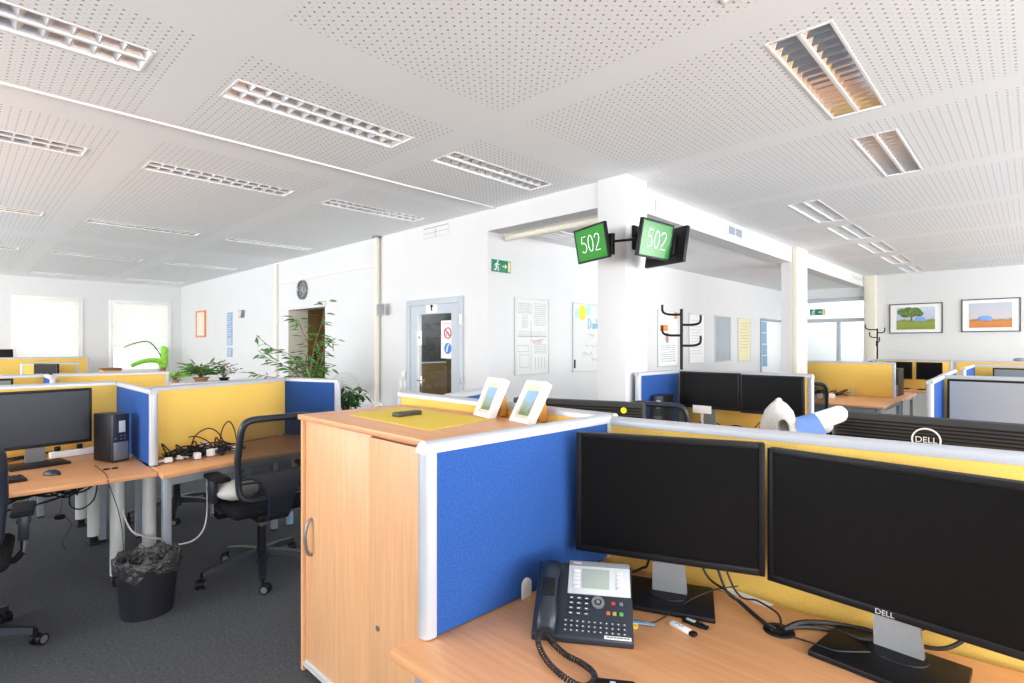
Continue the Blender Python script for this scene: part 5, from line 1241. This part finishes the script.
def end_picture(label, tl, br, kind):
    a, b = at_x(*tl, RX), at_x(*br, RX); t = thing('framed_landscape', label, 'picture', (RX, (a.y + b.y) / 2, (a.z + b.z) / 2), RZW, 'framed landscape pictures'); w, h = a.y - b.y, a.z - b.z; e = .018
    m = MB()
    for x0, x1, z0, z1 in ((-w / 2, -w / 2 + e, -h / 2, h / 2), (w / 2 - e, w / 2, -h / 2, h / 2), (-w / 2 + e, w / 2 - e, -h / 2, -h / 2 + e), (-w / 2 + e, w / 2 - e, h / 2 - e, h / 2)): m.box(x0, x1, -.025, 0, z0, z1, .002)
    m.build('frame', mat('frame_dark', (.08, .08, .085), .4, noise=.03), t)
    m = MB(); m.box(-w / 2 + e, w / 2 - e, -.012, -.003, -h / 2 + e, h / 2 - e); m.build('mount', PAPER, t)
    m = MB(); pw_, p_ = w * .36, h * .37; m.box(-pw_, pw_, -.016, -.011, -p_, p_); pc = m.build('picture', landscape('landscape_%d' % kind, kind), t)
    m = MB()
    if kind == 0:
        m.mi = 0
        for (x, z, r_) in ((-.25, .5, .36), (-.02, .6, .34), (-.55, .45, .34), (.2, .42, .24), (-.75, .6, .3), (-.4, .72, .28)): m.ball((x * pw_ * .9, -.017, z * p_), r_ * p_ * 1.1, 1.3, .03, 1, 14)
        m.box(-.24 * pw_, -.16 * pw_, -.019, -.015, -.25 * p_, .4 * p_)
        m.build('painted_tree', mat('painted_green', (.12, .20, .05), .7, noise=.7, nscale=22), pc)
        m = MB(); m.ball((.22 * pw_, -.018, -.02 * p_), .30 * p_, 1.2, .03, .6, 14); m.box(.0 * pw_, .55 * pw_, -.020, -.015, -.25 * p_, -.02 * p_, .004)
    else:
        m.ball((-.25 * pw_, -.018, -.22 * p_), .34 * p_, 1.3, .03, .62, 16); m.box(-.5 * pw_, .08 * pw_, -.020, -.015, -.44 * p_, -.22 * p_, .004)
    m.build('painted_blue_shape', BLUEP, pc)
end_picture('framed green landscape with a tree, left picture on the end wall', (889.5, 304.5), (943, 333), 0)
end_picture('framed picture of an orange field under a pale sky on the end wall', (961.4, 299.8), (1021, 331.5), 1)

# grilles on the right beam
def beam_box(name, label, tl, br, face, dep=.02):
    a, b = at_y(*tl, BY), at_y(*br, BY); t = thing(name, label, 'air vent', ((a.x + b.x) / 2, BY, min((a.z + b.z) / 2, CEIL - .09))); return t, b.x - a.x, min(abs(a.z - b.z), .13)
t, w, h = beam_box('air_vent', 'pair of small dark square vents on the right beam', (727, 228), (741.5, 236), None)
mb = MB(); mb.box(-w / 2, w / 2, -.012, 0, -.06, .06, .002); mb.build('plate', WHITE, t)
mb = MB(); mb.box(-w / 2 + .02, -.012, -.014, -.003, -.045, .045); mb.box(.012, w / 2 - .02, -.014, -.003, -.045, .045); mb.build('openings', GREYMET, t)
t, w, h = beam_box('air_vent', 'white blank grille on the right beam above the green screens', (655.5, 204), (684, 217), None)
mb = MB(); mb.box(-w / 2, w / 2, -.014, 0, -.06, .06, .003); mb.build('plate', TRIMW, t)
mb = MB(); mb.box(-w / 2 - .006, -w / 2, -.014, 0, -.06, .06); mb.box(w / 2, w / 2 + .006, -.014, 0, -.06, .06); mb.box(-w / 2 + .02, w / 2 - .02, -.016, -.013, -.045, .045, .002); mb.build('lip', LTGREY, t)
t, w, h = beam_box('air_vent', 'small far grille on the beam near the end wall', (853, 276), (862, 281), None)
mb = MB(); mb.box(-w / 2, w / 2, -.012, 0, -.05, .05, .002); mb.build('plate', OFFW, t)
mb = MB(); mb.box(-w / 2 + .02, w / 2 - .02, -.014, -.01, -.03, .03); mb.build('slots', LTGREY, t)

# ------------------------------------------------------------------ hanging screens at the column
SEG = {'5': [(.62, 1), (.14, 1), (.08, .58), (.36, .62), (.60, .45), (.62, .22), (.44, .03), (.18, .02), (.05, .12)], '0': [(.35 + .28 * math.cos(2 * PI * k / 20), .5 + .5 * math.sin(2 * PI * k / 20)) for k in range(21)], '2': [(.08, .78), (.16, .95), (.36, 1.0), (.58, .9), (.62, .7), (.5, .48), (.22, .2), (.06, 0), (.64, 0)]}
def hung_screen(label, loc, rz, pit, w, h, mface, show=True, two=False):
    t = thing('ceiling_screen', label, 'screen', loc, rz, None); t.rotation_euler = (pit, 0, rz)
    m = MB(); m.box(-w / 2, w / 2, 0, .024, -h / 2, h / 2, .006); m.box(-w * .3, w * .3, .02, .052, -h * .3, h * .3, .01); e = .014
    for x0, x1, z0, z1 in ((-w / 2, -w / 2 + e, -h / 2, h / 2), (w / 2 - e, w / 2, -h / 2, h / 2), (-w / 2 + e, w / 2 - e, -h / 2, -h / 2 + e), (-w / 2 + e, w / 2 - e, h / 2 - e, h / 2)): m.box(x0, x1, -.006, .004, z0, z1, .0015)
    m.build('housing', BLACK, t)
    m = MB(); m.box(-w / 2 + e, w / 2 - e, -.003, .001, -h / 2 + e, h / 2 - e); s_ = m.build('display', mface, t)
    if show:
        m = MB(); H_ = h * .46; x = -w * .30
        for ch in '502':
            m.tube([(x + p[0] * H_ * .86, -.0045, -h * .22 + p[1] * H_) for p in SEG[ch]], .0029, 5); x += H_ * .70
        m.build('digits', mat('digit_white', (.9, .95, .9), .5, emit=.5), s_)
    else:
        m = MB(); m.box(-.05, .05, .055, .065, -.05, .05, .003); m.build('mount_plate', NAVYBK, t)
    return t
hung_screen('green screen showing 502 on the left side of the column', (3.438, 2.471, 2.263), R(-109.6), R(10.4), .41, .27, GREEN)
hung_screen('paler green screen showing 502 on the right side of the column', (3.565, 1.983, 2.243), R(-3.5), R(10.3), .41, .27, mat('screen_green_pale', (.02, .19, .03), .12, spec=.22, emit=.22))
hung_screen('black hanging screen turned away, behind the right green one', (3.93, 2.09, 2.245), R(71.4), R(9.2), .43, .28, SCRB, show=False)
wp = at_y(634.5, 238, 2.362); V0 = Vector((wp.x, 2.362, wp.z)); O_ = lambda v: Vector(v) - V0
t = thing('screen_mount', 'black swivel mount on the column edge carrying the hanging screens', 'bracket', V0)
mb = MB(); mb.box(-.045, .045, -.022, 0, -.10, .10, .008); mb.build('wall_plate', BLACK, t)
J1 = _ray(611.5, 244) * 4.17 + Vector((0, 0, CAM_H)); K0 = V0 + Vector((0, -.07, .02))
mb = MB(); mb.cyl((0, -.02, .02), O_(K0), .018, seg=12); mb.cyl(O_(K0) + Vector((0, 0, -.06)), O_(K0) + Vector((0, 0, .06)), .026, seg=14); mb.build('hub', BLACK, t)
mb = MB(); mb.tube([O_(K0), O_((3.70, 2.20, 2.30)), O_(J1) + Vector((0, 0, .02))], .010, 8); mb.build('swivel_arm', BLACK, t)
mb = MB(); mb.cyl(O_(J1) + Vector((0, 0, -.08)), O_(J1) + Vector((0, 0, .08)), .026, seg=14); mb.cyl(O_(J1), O_((3.49, 2.46, 2.265)), .020, seg=10); mb.build('arm_joint', BLACK, t)
mb = MB(); mb.tube([O_(K0), O_((3.70, 2.14, 2.26)), O_((3.58, 2.03, 2.25))], .014, 8); mb.build('swivel_arm', BLACK, t)
mb = MB(); mb.tube([O_(K0), O_((3.93, 2.20, 2.25)), O_((3.90, 2.10, 2.25))], .012, 8); mb.build('swivel_arm', BLACK, t)

# ------------------------------------------------------------------ coat stands
def coat_stand(label, x, y, ztop, ang=0.0, hooks=((0, -.07, 1), (PI, -.16, 1), (0, -.35, -1), (PI, -.42, 1)), L=.27, up=.15, r=.014):
    t = thing('coat_stand', label, 'coat stand', (x, y, 0), ang)
    m = MB(); m.cyl((0, 0, .02), (0, 0, ztop), r * 1.3, seg=12); m.build('pole', BLACK, t)
    m = MB(); m.lathe([(0, 0), (.22, 0), (.22, .012), (.05, .03), (0, .03)], seg=28); m.build('base', BLACK, t)
    for a, dz, _ in hooks:
        d = Vector((math.cos(a), math.sin(a), 0)); z = ztop + dz; m = MB()
        m.tube(spline([Vector((0, 0, z)), d * L * .6 + Vector((0, 0, z)), d * L * .92 + Vector((0, 0, z + .02)), d * L + Vector((0, 0, z + up * .5)), d * L + Vector((0, 0, z + up))], 6), r, 8); m.build('hook', BLACK, t)
    return t
cs = _ray(681.5, 360) * 6.35; dpt = 6.35
coat_stand('black coat stand with four hooks behind the double black monitors', cs.x, cs.y, CAM_H + 35.5 / FOC * dpt, YAW - PI / 2, ((PI, -.065, 1), (0, -.185, 1), (PI, -.31, 1), (0, -.43, 1)), L=.225, up=.115)
cs = _ray(877.3, 340) * 10.3
coat_stand('small far coat stand beside the pictures on the end wall', cs.x, cs.y, CAM_H + 16 / FOC * 10.3, YAW - PI / 2 + .3, ((PI, -.17, 1), (0, -.08, 1), (.5, -.26, 1), (PI + .6, -.34, 1), (2.3, -.02, 1)), L=.19, up=.10, r=.011)
# coat rack in the dark passage
t = thing('coat_hook_rack', 'black hooks on the brown wall inside the passage', 'coat rack', (WX + 1.6, at_x(313, 337, WX + 1.6).y, at_x(313, 330, WX + 1.6).z), RZW)
mb = MB(); mb.box(-.25, .25, -.02, 0, -.03, .03, .004); mb.build('rail', BLACK, t)
for x in (-.18, 0, .18):
    mb = MB(); mb.tube(spline([(x, -.02, 0), (x, -.08, -.05), (x, -.09, -.14), (x + .05, -.09, -.19), (x + .09, -.09, -.12)], 5), .012, 6); mb.build('hook', BLACK, t)
t = thing('hanging_jacket', 'dark jacket hanging from the hooks inside the passage', 'jacket', (WX + 1.50, at_x(310.5, 370, WX + 1.5).y, 0), RZW)
mb = MB(); rd = random.Random(6); rings = []
for z, a_, b_ in ((.72, .17, .05), (.9, .18, .06), (1.1, .17, .055), (1.25, .16, .05), (1.36, .12, .04), (1.43, .03, .02)):
    rings.append([mb.bm.verts.new((a_ * math.cos(2 * PI * k / 16) + rd.uniform(-.01, .01), b_ * math.sin(2 * PI * k / 16), z)) for k in range(16)])
for A, B in zip(rings, rings[1:]):
    for k in range(16): mb._f((A[k], A[(k + 1) % 16], B[(k + 1) % 16], B[k]), True)
mb._f(rings[0][::-1]); mb._f(rings[-1]); mb.build('body', BLACKM, t)
mb = MB(); mb.tube([(.15, 0, 1.34), (.20, -.01, 1.1), (.20, -.01, .82)], .045, 10); mb.build('sleeve', BLACKM, t)

# ================================================================== RIGHT WING FURNITURE
def ptop(px, py, z=1.222): return at_z(px, py, z)
# cluster with the two black monitors (its desk stands a little higher)
RZD = .78
panel('blue_desk_screen', 'blue screen next to the pair of black monitors, in front of the white column', (3.83, 2.305), (4.475, 2.285), RZD - .03, 1.257, BLUE, posts=(True, False))
panel('yellow_desk_screen', 'yellow screen behind the pair of black monitors in the right wing', (4.50, 2.31), (4.50, 1.19), RZD - .05, 1.257, YELLOW, posts=(False, True))
desk('beech desk under the pair of black monitors in the right wing', [(3.86, 1.20), (4.475, 1.20), (4.475, 2.26), (3.86, 2.26)], [(3.92, 1.26), (4.42, 1.26), (4.42, 2.22)], z=RZD, grain=BEECHY)
def place_right(L_, R_, label, zc):
    c = (Vector(L_) + Vector(R_)) / 2
    return monitor(label, (c.x + .014, c.y, RZD + .0005), -PI / 2, w=abs(L_[1] - R_[1]) - .004, h=.297, zc=zc, logo=False, group=None)
place_right((4.262, 2.150), (4.262, 1.648), 'left one of the two black monitors standing in front of the coat stand', .326)
place_right((4.262, 1.645), (4.262, 1.190), 'right one of the two black monitors, behind the white paper rolls', .319)
o = at_x(708.5, 410, 4.20); t = thing('name_card', 'white card standing under the left one of the two black monitors', 'card', (4.08, o.y, RZD), -PI / 2)
zc_ = at_x(708.5, 410, 4.08).z - RZD
mb = MB(); mb.box(-.05, .05, -.03, .03, 0, .004, .001); mb.build('foot', LTGREY, t)
mb = MB(); mb.box(-.075, .075, -.002, .002, zc_ - .03, zc_ + .03, .001); mb.build('card', PAPER, t)
mb = MB(); mb.box(-.008, .008, .001, .006, .0, zc_); mb.build('holder', LTGREY, t)
tower('black tower computer between the blue screen and the black monitors', (3.98, 2.20, RZD), -PI / 2 + .06, w=.095, d=.20, h=.285)
def E_(rd):
    y0 = rd.uniform(1.35, 2.05); y1 = y0 + rd.uniform(-.25, .25)
    return [Vector((4.38, y0, RZD + .01)), Vector((4.36 + rd.uniform(-.03, .03), (y0 + y1) / 2, RZD + .01 + rd.uniform(.0, .09))), Vector((4.40, y1, RZD + .02))]
tangle('black cables under the two black monitors in the right wing', E_, 9, .005, 31)
oc = office_chair('black swivel chair with its back to us beside the blue screen, right wing', (3.955, 2.065, 0), R(-84), R(10))
# front neighbours of the near screen: two monitor backs, rolls of paper
def rear_monitor(label, c, rz, w, h, zc, sticker=False, ring=False):
    t = monitor(label, (c[0], c[1], DESK + .0005), rz, w=w, h=h, zc=zc, scr=SCRB, logo=False, group=None, fy=-.048)
    m = MB()
    for k in range(26): m.box(-w / 2 + .01, w / 2 - .01, .003, .0055, zc - h / 2 + .015 + k * (h - .03) / 26, zc - h / 2 + .015 + (k + .55) * (h - .03) / 26)
    m.build('ribbed_back', BLACK, t)
    if sticker:
        m = MB(); m.cyl((-w * .36, .0075, zc + h * .405), (-w * .36, .004, zc + h * .405), .014, seg=18); m.build('yellow_dot', mat('dot_yellow', (.85, .85, .02), .5, noise=.02), t)
    if ring:
        m = MB(); m.tube([(.042 * math.cos(2 * PI * k / 30) + .01, .0075, zc + h * .36 + .042 * math.sin(2 * PI * k / 30) - .028) for k in range(30)], .0032, 6, closed=True); m.build('logo_ring', PAPER, t)
        text_obj('logo', 'DELL', .030, PAPER, t, (.01, .008, zc + h * .36 - .028), rot=(PI / 2, 0, PI))
    m = MB(); m.box(-w / 2 - .001, w / 2 + .001, -.020, .004, zc - h / 2 - .001, zc + h / 2 + .001, .006); m.build('rear_shell', mat('slate_plastic', (.022, .023, .026), .5, noise=.04, nscale=90), t)
    return t
rear_monitor('dark monitor seen from behind with a yellow dot sticker, right of the photo frames', (2.045, 1.56), R(110), .64, .37, .30, sticker=True)
rear_monitor('black monitor seen from behind with a white logo ring on its back', (2.49, .275), R(90), .62, .37, .293, ring=True)
# white rolls, bag and blue print on the far desk
t = thing('tower_computer', 'black tower computer supporting the white paper rolls', 'computer', (2.46, .70, DESK), R(100))
mb = MB(); mb.box(-.10, .10, -.16, .20, .003, .36, .005); mb.build('case', BLACK, t)
mb = MB(); mb.box(-.09, .09, -.168, -.158, .02, .34, .003); mb.build('front_bezel', NAVYBK, t)
zt_ = DESK + .36
t = thing('white_net_bag', 'crumpled white net bag standing behind the near yellow screen', 'bag', (2.735, .875, DESK))
mb = MB(); rd = random.Random(14); rings = []
for z, r_ in ((0, .075), (.15, .082), (.30, .084), (.38, .080), (.43, .064), (.465, .036), (.48, .014)):
    rings.append([mb.bm.verts.new((r_ * (1 + rd.uniform(-.08, .08)) * math.cos(2 * PI * k / 26) * .8, r_ * (1 + rd.uniform(-.08, .08)) * math.sin(2 * PI * k / 26), z + rd.uniform(-.008, .008))) for k in range(26)])
for A, B in zip(rings, rings[1:]):
    for k in range(26): mb._f((A[k], A[(k + 1) % 26], B[(k + 1) % 26], B[k]), True)
mb._f(rings[0][::-1]); mb._f(rings[-1]); mb.build('bag', mat('net_bag', (.74, .74, .74), .8, noise=.18, nscale=160, bump=.6, bscale=120), t)
mb = MB(); mb.ball((0, 0, .483), .016, 1, 1, .8, 10, .1); mb.build('knot', PAPER, t)
def roll(label, A, B, r, m=PAPER):
    A, B = Vector(A), Vector(B); t = thing('paper_roll', label, 'paper roll', A); D = B - A; q = D.to_track_quat('Z', 'Y').to_matrix().to_4x4(); L_ = D.length
    mb = MB(); mb.lathe([(r, 0), (r, L_)], seg=28); mb.lathe([(r * .84, L_), (r * .84, 0)], seg=28)
    for z in (0, L_):
        a = [[mb.bm.verts.new((q_ * math.cos(2 * PI * k / 28), q_ * math.sin(2 * PI * k / 28), z)) for k in range(28)] for q_ in (r, r * .84)]
        for k in range(28): mb._f((a[0][k], a[0][(k + 1) % 28], a[1][(k + 1) % 28], a[1][k]))
    for v in mb.bm.verts: v.co = q @ v.co
    mb.build('sheet', m, t)
    mb = MB(); pts = []
    for k in range(40):
        a = k * .38; rr_ = r * (.82 - .010 * k); pts.append((rr_ * math.cos(a), rr_ * math.sin(a)))
    for (p, q2) in zip(pts, pts[1:]): mb.quad((p[0], p[1], .01), (q2[0], q2[1], .01), (q2[0], q2[1], L_ - .01), (p[0], p[1], L_ - .01))
    for v in mb.bm.verts: v.co = q @ v.co
    mb.build('inner_winding', LTGREY, t)
roll('thick white paper roll with its open end towards the net bag', at_z(783, 427, zt_ + .04), at_z(826, 424, zt_ + .042), .038)
roll('white paper roll rising to the right behind the blue print', at_z(803, 426, zt_ + .085), at_z(838, 417, zt_ + .098) + Vector((.02, .0, .01)), .034)
mb = MB(); P = []
A_0, A_1 = at_z(797, 417, zt_ + .125), at_z(812, 413, zt_ + .135)
for k in range(9):
    f = k / 8; off = Vector((-.07 * f - .02, -.03 * f, -.12 * f * f))
    P.append((mb.bm.verts.new(A_0 + off + Vector((0, 0, .0))), mb.bm.verts.new(A_1 + off * .9 + Vector((.02, -.05 * f, 0)))))
for a, b in zip(P, P[1:]): mb._f((a[0], a[1], b[1], b[0]), True)
bmesh.ops.solidify(mb.bm, geom=list(mb.bm.faces), thickness=.002)
o = mb.build('blue_print', BLUEP); tag(o, 'blue printed sheet curling over the white paper rolls', 'print')

# single yellow screen with bare desk, further back
panel('yellow_desk_screen', 'wide free-standing yellow screen in the middle of the right wing', (9.2, 2.62), (9.2, 1.395), DESK + .003, 1.232, YELLOW)
panel('blue_desk_screen', 'small blue screen at the left end of the wide yellow screen', (8.55, 2.68), (9.17, 2.66), DESK - .02, 1.232, BLUE, posts=(True, False))
desk('bare beech desk in front of the wide yellow screen in the right wing', [(7.77, 1.30), (9.17, 1.30), (9.17, 2.64), (7.77, 2.64)], [(7.82, 1.35), (7.82, 2.58), (9.08, 1.35)], grain=BEECHY, rails=[((7.82, 1.35), (7.82, 2.58)), ((7.82, 1.35), (9.08, 1.35))])
desk('bare beech desk behind the wide yellow screen in the right wing', [(9.23, 1.30), (10.3, 1.30), (10.3, 2.64), (9.23, 2.64)], [(9.32, 1.35), (10.22, 1.35), (10.22, 2.58)], grain=BEECHY, rails=[((9.32, 1.35), (10.22, 1.35))])
tower('blue-grey tower computer behind the right end of the wide yellow screen', (9.42, 1.46, DESK), R(-90), w=.13, d=.42, h=.40)
def F_(rd):
    y0 = rd.uniform(2.0, 2.6); return [Vector((8.9 + rd.uniform(-.1, .15), y0 + rd.uniform(-.15, .15), DESK + .012 + rd.uniform(0, .10) * (k % 2))) for k in range(5)]
tangle('black cables at the foot of the wide yellow screen', F_, 16, .006, 77)
for i, (px, lab) in enumerate(((820, 'white plug at the foot of the wide yellow screen, by the chair'), (832, 'second white plug at the foot of the wide yellow screen'))):
    g = at_z(px, 398, DESK); mb = MB(); mb.box(-.05, .05, -.03, .03, 0, .06, .008); o = mb.build('plug', PAPER, None, loc=(g.x, g.y, DESK)); tag(o, lab, 'plug')
g = at_z(852.5, 396.5, DESK); t = thing('drinking_glass', 'clear drinking glass on the bare desk by the wide yellow screen', 'glass', (g.x, g.y, DESK))
mb = MB(); mb.lathe([(0, .002), (.030, .002), (.036, .12), (.034, .12), (.028, .008), (0, .008)], seg=20); mb.build('tumbler', mat('clear_glass', (.95, .95, .95), .05, trans=.9), t)
office_chair('black mesh swivel chair at the bare desk in the middle of the right wing', (7.10, 1.98, 0), R(-75), R(40))
# desk row with the pale grey monitor at the right edge
panel('blue_desk_screen', 'blue screen with a white end post left of the pale grey monitor', (4.93, .545), (5.84, .565), DESK - .03, 1.222, BLUE, posts=(True, False))
panel('blue_desk_screen', 'blue screen continuing behind the pale grey monitor row', (5.90, .575), (7.3, .60), DESK - .03, 1.222, BLUE, posts=(False, True))
panel('yellow_desk_screen', 'screen behind the pale grey monitor at the right photo edge', (5.87, .55), (5.87, -1.2), DESK - .05, 1.222, YELLOW, posts=(False, False))
desk('beech desk below the pale grey monitor at the right edge', [(4.95, -1.2), (5.84, -1.2), (5.84, .53), (4.95, .53)], [(5.02, -1.1), (5.02, .46), (5.76, -1.1), (5.76, .46)], grain=BEECHY)
place_mon((5.60, .508), (5.60, -.06), label='pale grey shining monitor cut off by the right photo edge', scr=SCRL, h=.366, zc=.288, logo=False, group=None)
# next row behind it
panel('blue_desk_screen', 'small far blue screen above the rail of the pale grey monitor row', (7.88, .57), (9.2, .57), DESK - .03, 1.222, BLUE, posts=(True, False))
panel('yellow_desk_screen', 'far yellow screen behind a small grey monitor near the right edge', (9.25, .60), (9.25, -1.5), DESK - .05, 1.222, YELLOW, posts=(False, True))
desk('far beech desk hidden behind the pale grey monitor row', [(8.4, -1.5), (9.22, -1.5), (9.22, .54), (8.4, .54)], [(8.46, -1.4), (8.46, .48), (9.14, -1.4), (9.14, .48)], grain=BEECHY)
place_mon((8.95, .37), (8.95, -.18), label='small far grey monitor top at the right edge, above the nearer grey one', scr=mat('mid_grey_screen', (.18, .21, .23), .4, noise=.03, nscale=2), h=.33, zc=.295, logo=False, group=None)
# last row along the end wall
panel('yellow_desk_screen', 'long far yellow screen along the end wall behind two black monitors', (11.5, 2.06), (11.5, .97), DESK - .05, 1.222, YELLOW, posts=(True, True))
panel('yellow_desk_screen', 'far yellow screen along the end wall right of the black monitors', (11.5, .95), (11.5, -1.6), DESK - .05, 1.222, YELLOW, posts=(True, True))
panel('blue_desk_screen', 'tiny blue screen in front of the end wall by the far coat stand', (11.0, 2.10), (11.48, 2.10), DESK - .05, 1.222, BLUE, posts=(True, False))
desk('far beech desk along the end wall carrying two black monitors', [(10.75, .2), (11.47, .2), (11.47, 2.05), (10.75, 2.05)], [(10.82, .28), (10.82, 1.98), (11.4, .28), (11.4, 1.98)], grain=BEECHY)
place_mon((11.2, 1.83), (11.2, 1.47), label='left far black monitor in front of the end wall', h=.29, zc=.31, logo=False, group=None)
place_mon((11.2, 1.42), (11.2, 1.07), label='right far black monitor in front of the end wall', h=.29, zc=.31, logo=False, group=None)
t = thing('storage_cabinet', 'pale cabinet with a grey cloth on it, behind the far yellow screens', 'cabinet', (11.8, .10, 0))
mb = MB(); mb.box(-.15, .15, -.2, .2, 0, 1.20, .004); mb.build('body', OFFW, t)
mb = MB(); mb.ball((0, .05, 1.235), .07, 1.2, 1.4, .5, 14, .06); mb.build('cloth', GREYMET, t)

# ------------------------------------------------------------------ light
wd = bpy.data.worlds.new('day'); bpy.context.scene.world = wd; wd.use_nodes = True
bg = wd.node_tree.nodes['Background']; bg.inputs['Color'].default_value = (0.93, 0.97, 1.0, 1); bg.inputs['Strength'].default_value = 1.4
def area(name, loc, rot, sx, sy, power, col=(.985, .99, 1)):
    l = bpy.data.lights.new(name, 'AREA'); l.shape = 'RECTANGLE'; l.size = sx; l.size_y = sy; l.energy = power; l.color = col
    o = bpy.data.objects.new(name, l); C.objects.link(o); o.location = loc; o.rotation_euler = rot
    return o
for k in range(8): area('window_daylight', (-3.6 + 2 * k + .85, Y0 - .1, 1.72), (R(114), 0, 0), 1.6, 1.7, 90)
for k, y in enumerate((3.5, 5.9, 8.3, 10.7, 12.8)): area('window_daylight', (X0 - .1, y, 1.7), (R(114), 0, R(-90)), 1.6, 1.6, 96)
area('hall_fill_light', (RX + 1.5, 3.2, 2.7), (0, 0, 0), 2.2, 2.2, 90)  # added area lamp in the hall, brightens the hall and the recess

l_ = area('room_fill_light', (WX + .62, (dL.y + dR.y) / 2, 2.36), (0, 0, 0), .5, .8, 16)  # added lamp without a known source, lifts the dark room behind the glass
area('lobby_fill_light', (WX + .85, pdL.y + .9, 2.46), (0, 0, 0), .4, .6, 14, (1, .9, .75))  # added unseen lamp, put in to brighten the brown lobby

# ------------------------------------------------------------------ camera
cam = bpy.data.cameras.new('camera'); co = bpy.data.objects.new('camera', cam); C.objects.link(co)
cam.sensor_fit = 'HORIZONTAL'; cam.sensor_width = 36.0; cam.lens = FOC / 1024 * 36.0
cam.shift_y = (HY - 341.5) / 1024.0; cam.clip_start = .05; cam.clip_end = 200
co.location = (0, 0, CAM_H); co.rotation_euler = (PI / 2, 0, YAW - PI / 2)
sc = bpy.context.scene; sc.camera = co
sc.view_settings.view_transform = 'Standard'; sc.view_settings.look = 'None'; sc.view_settings.gamma = 1.0; sc.view_settings.use_curve_mapping = False
sc.view_settings.exposure = 0.46
sc.cycles.use_denoising = True
sc.cycles.max_bounces = 10; sc.cycles.diffuse_bounces = 6; sc.cycles.transparent_max_bounces = 16; sc.cycles.sample_clamp_indirect = 6.0
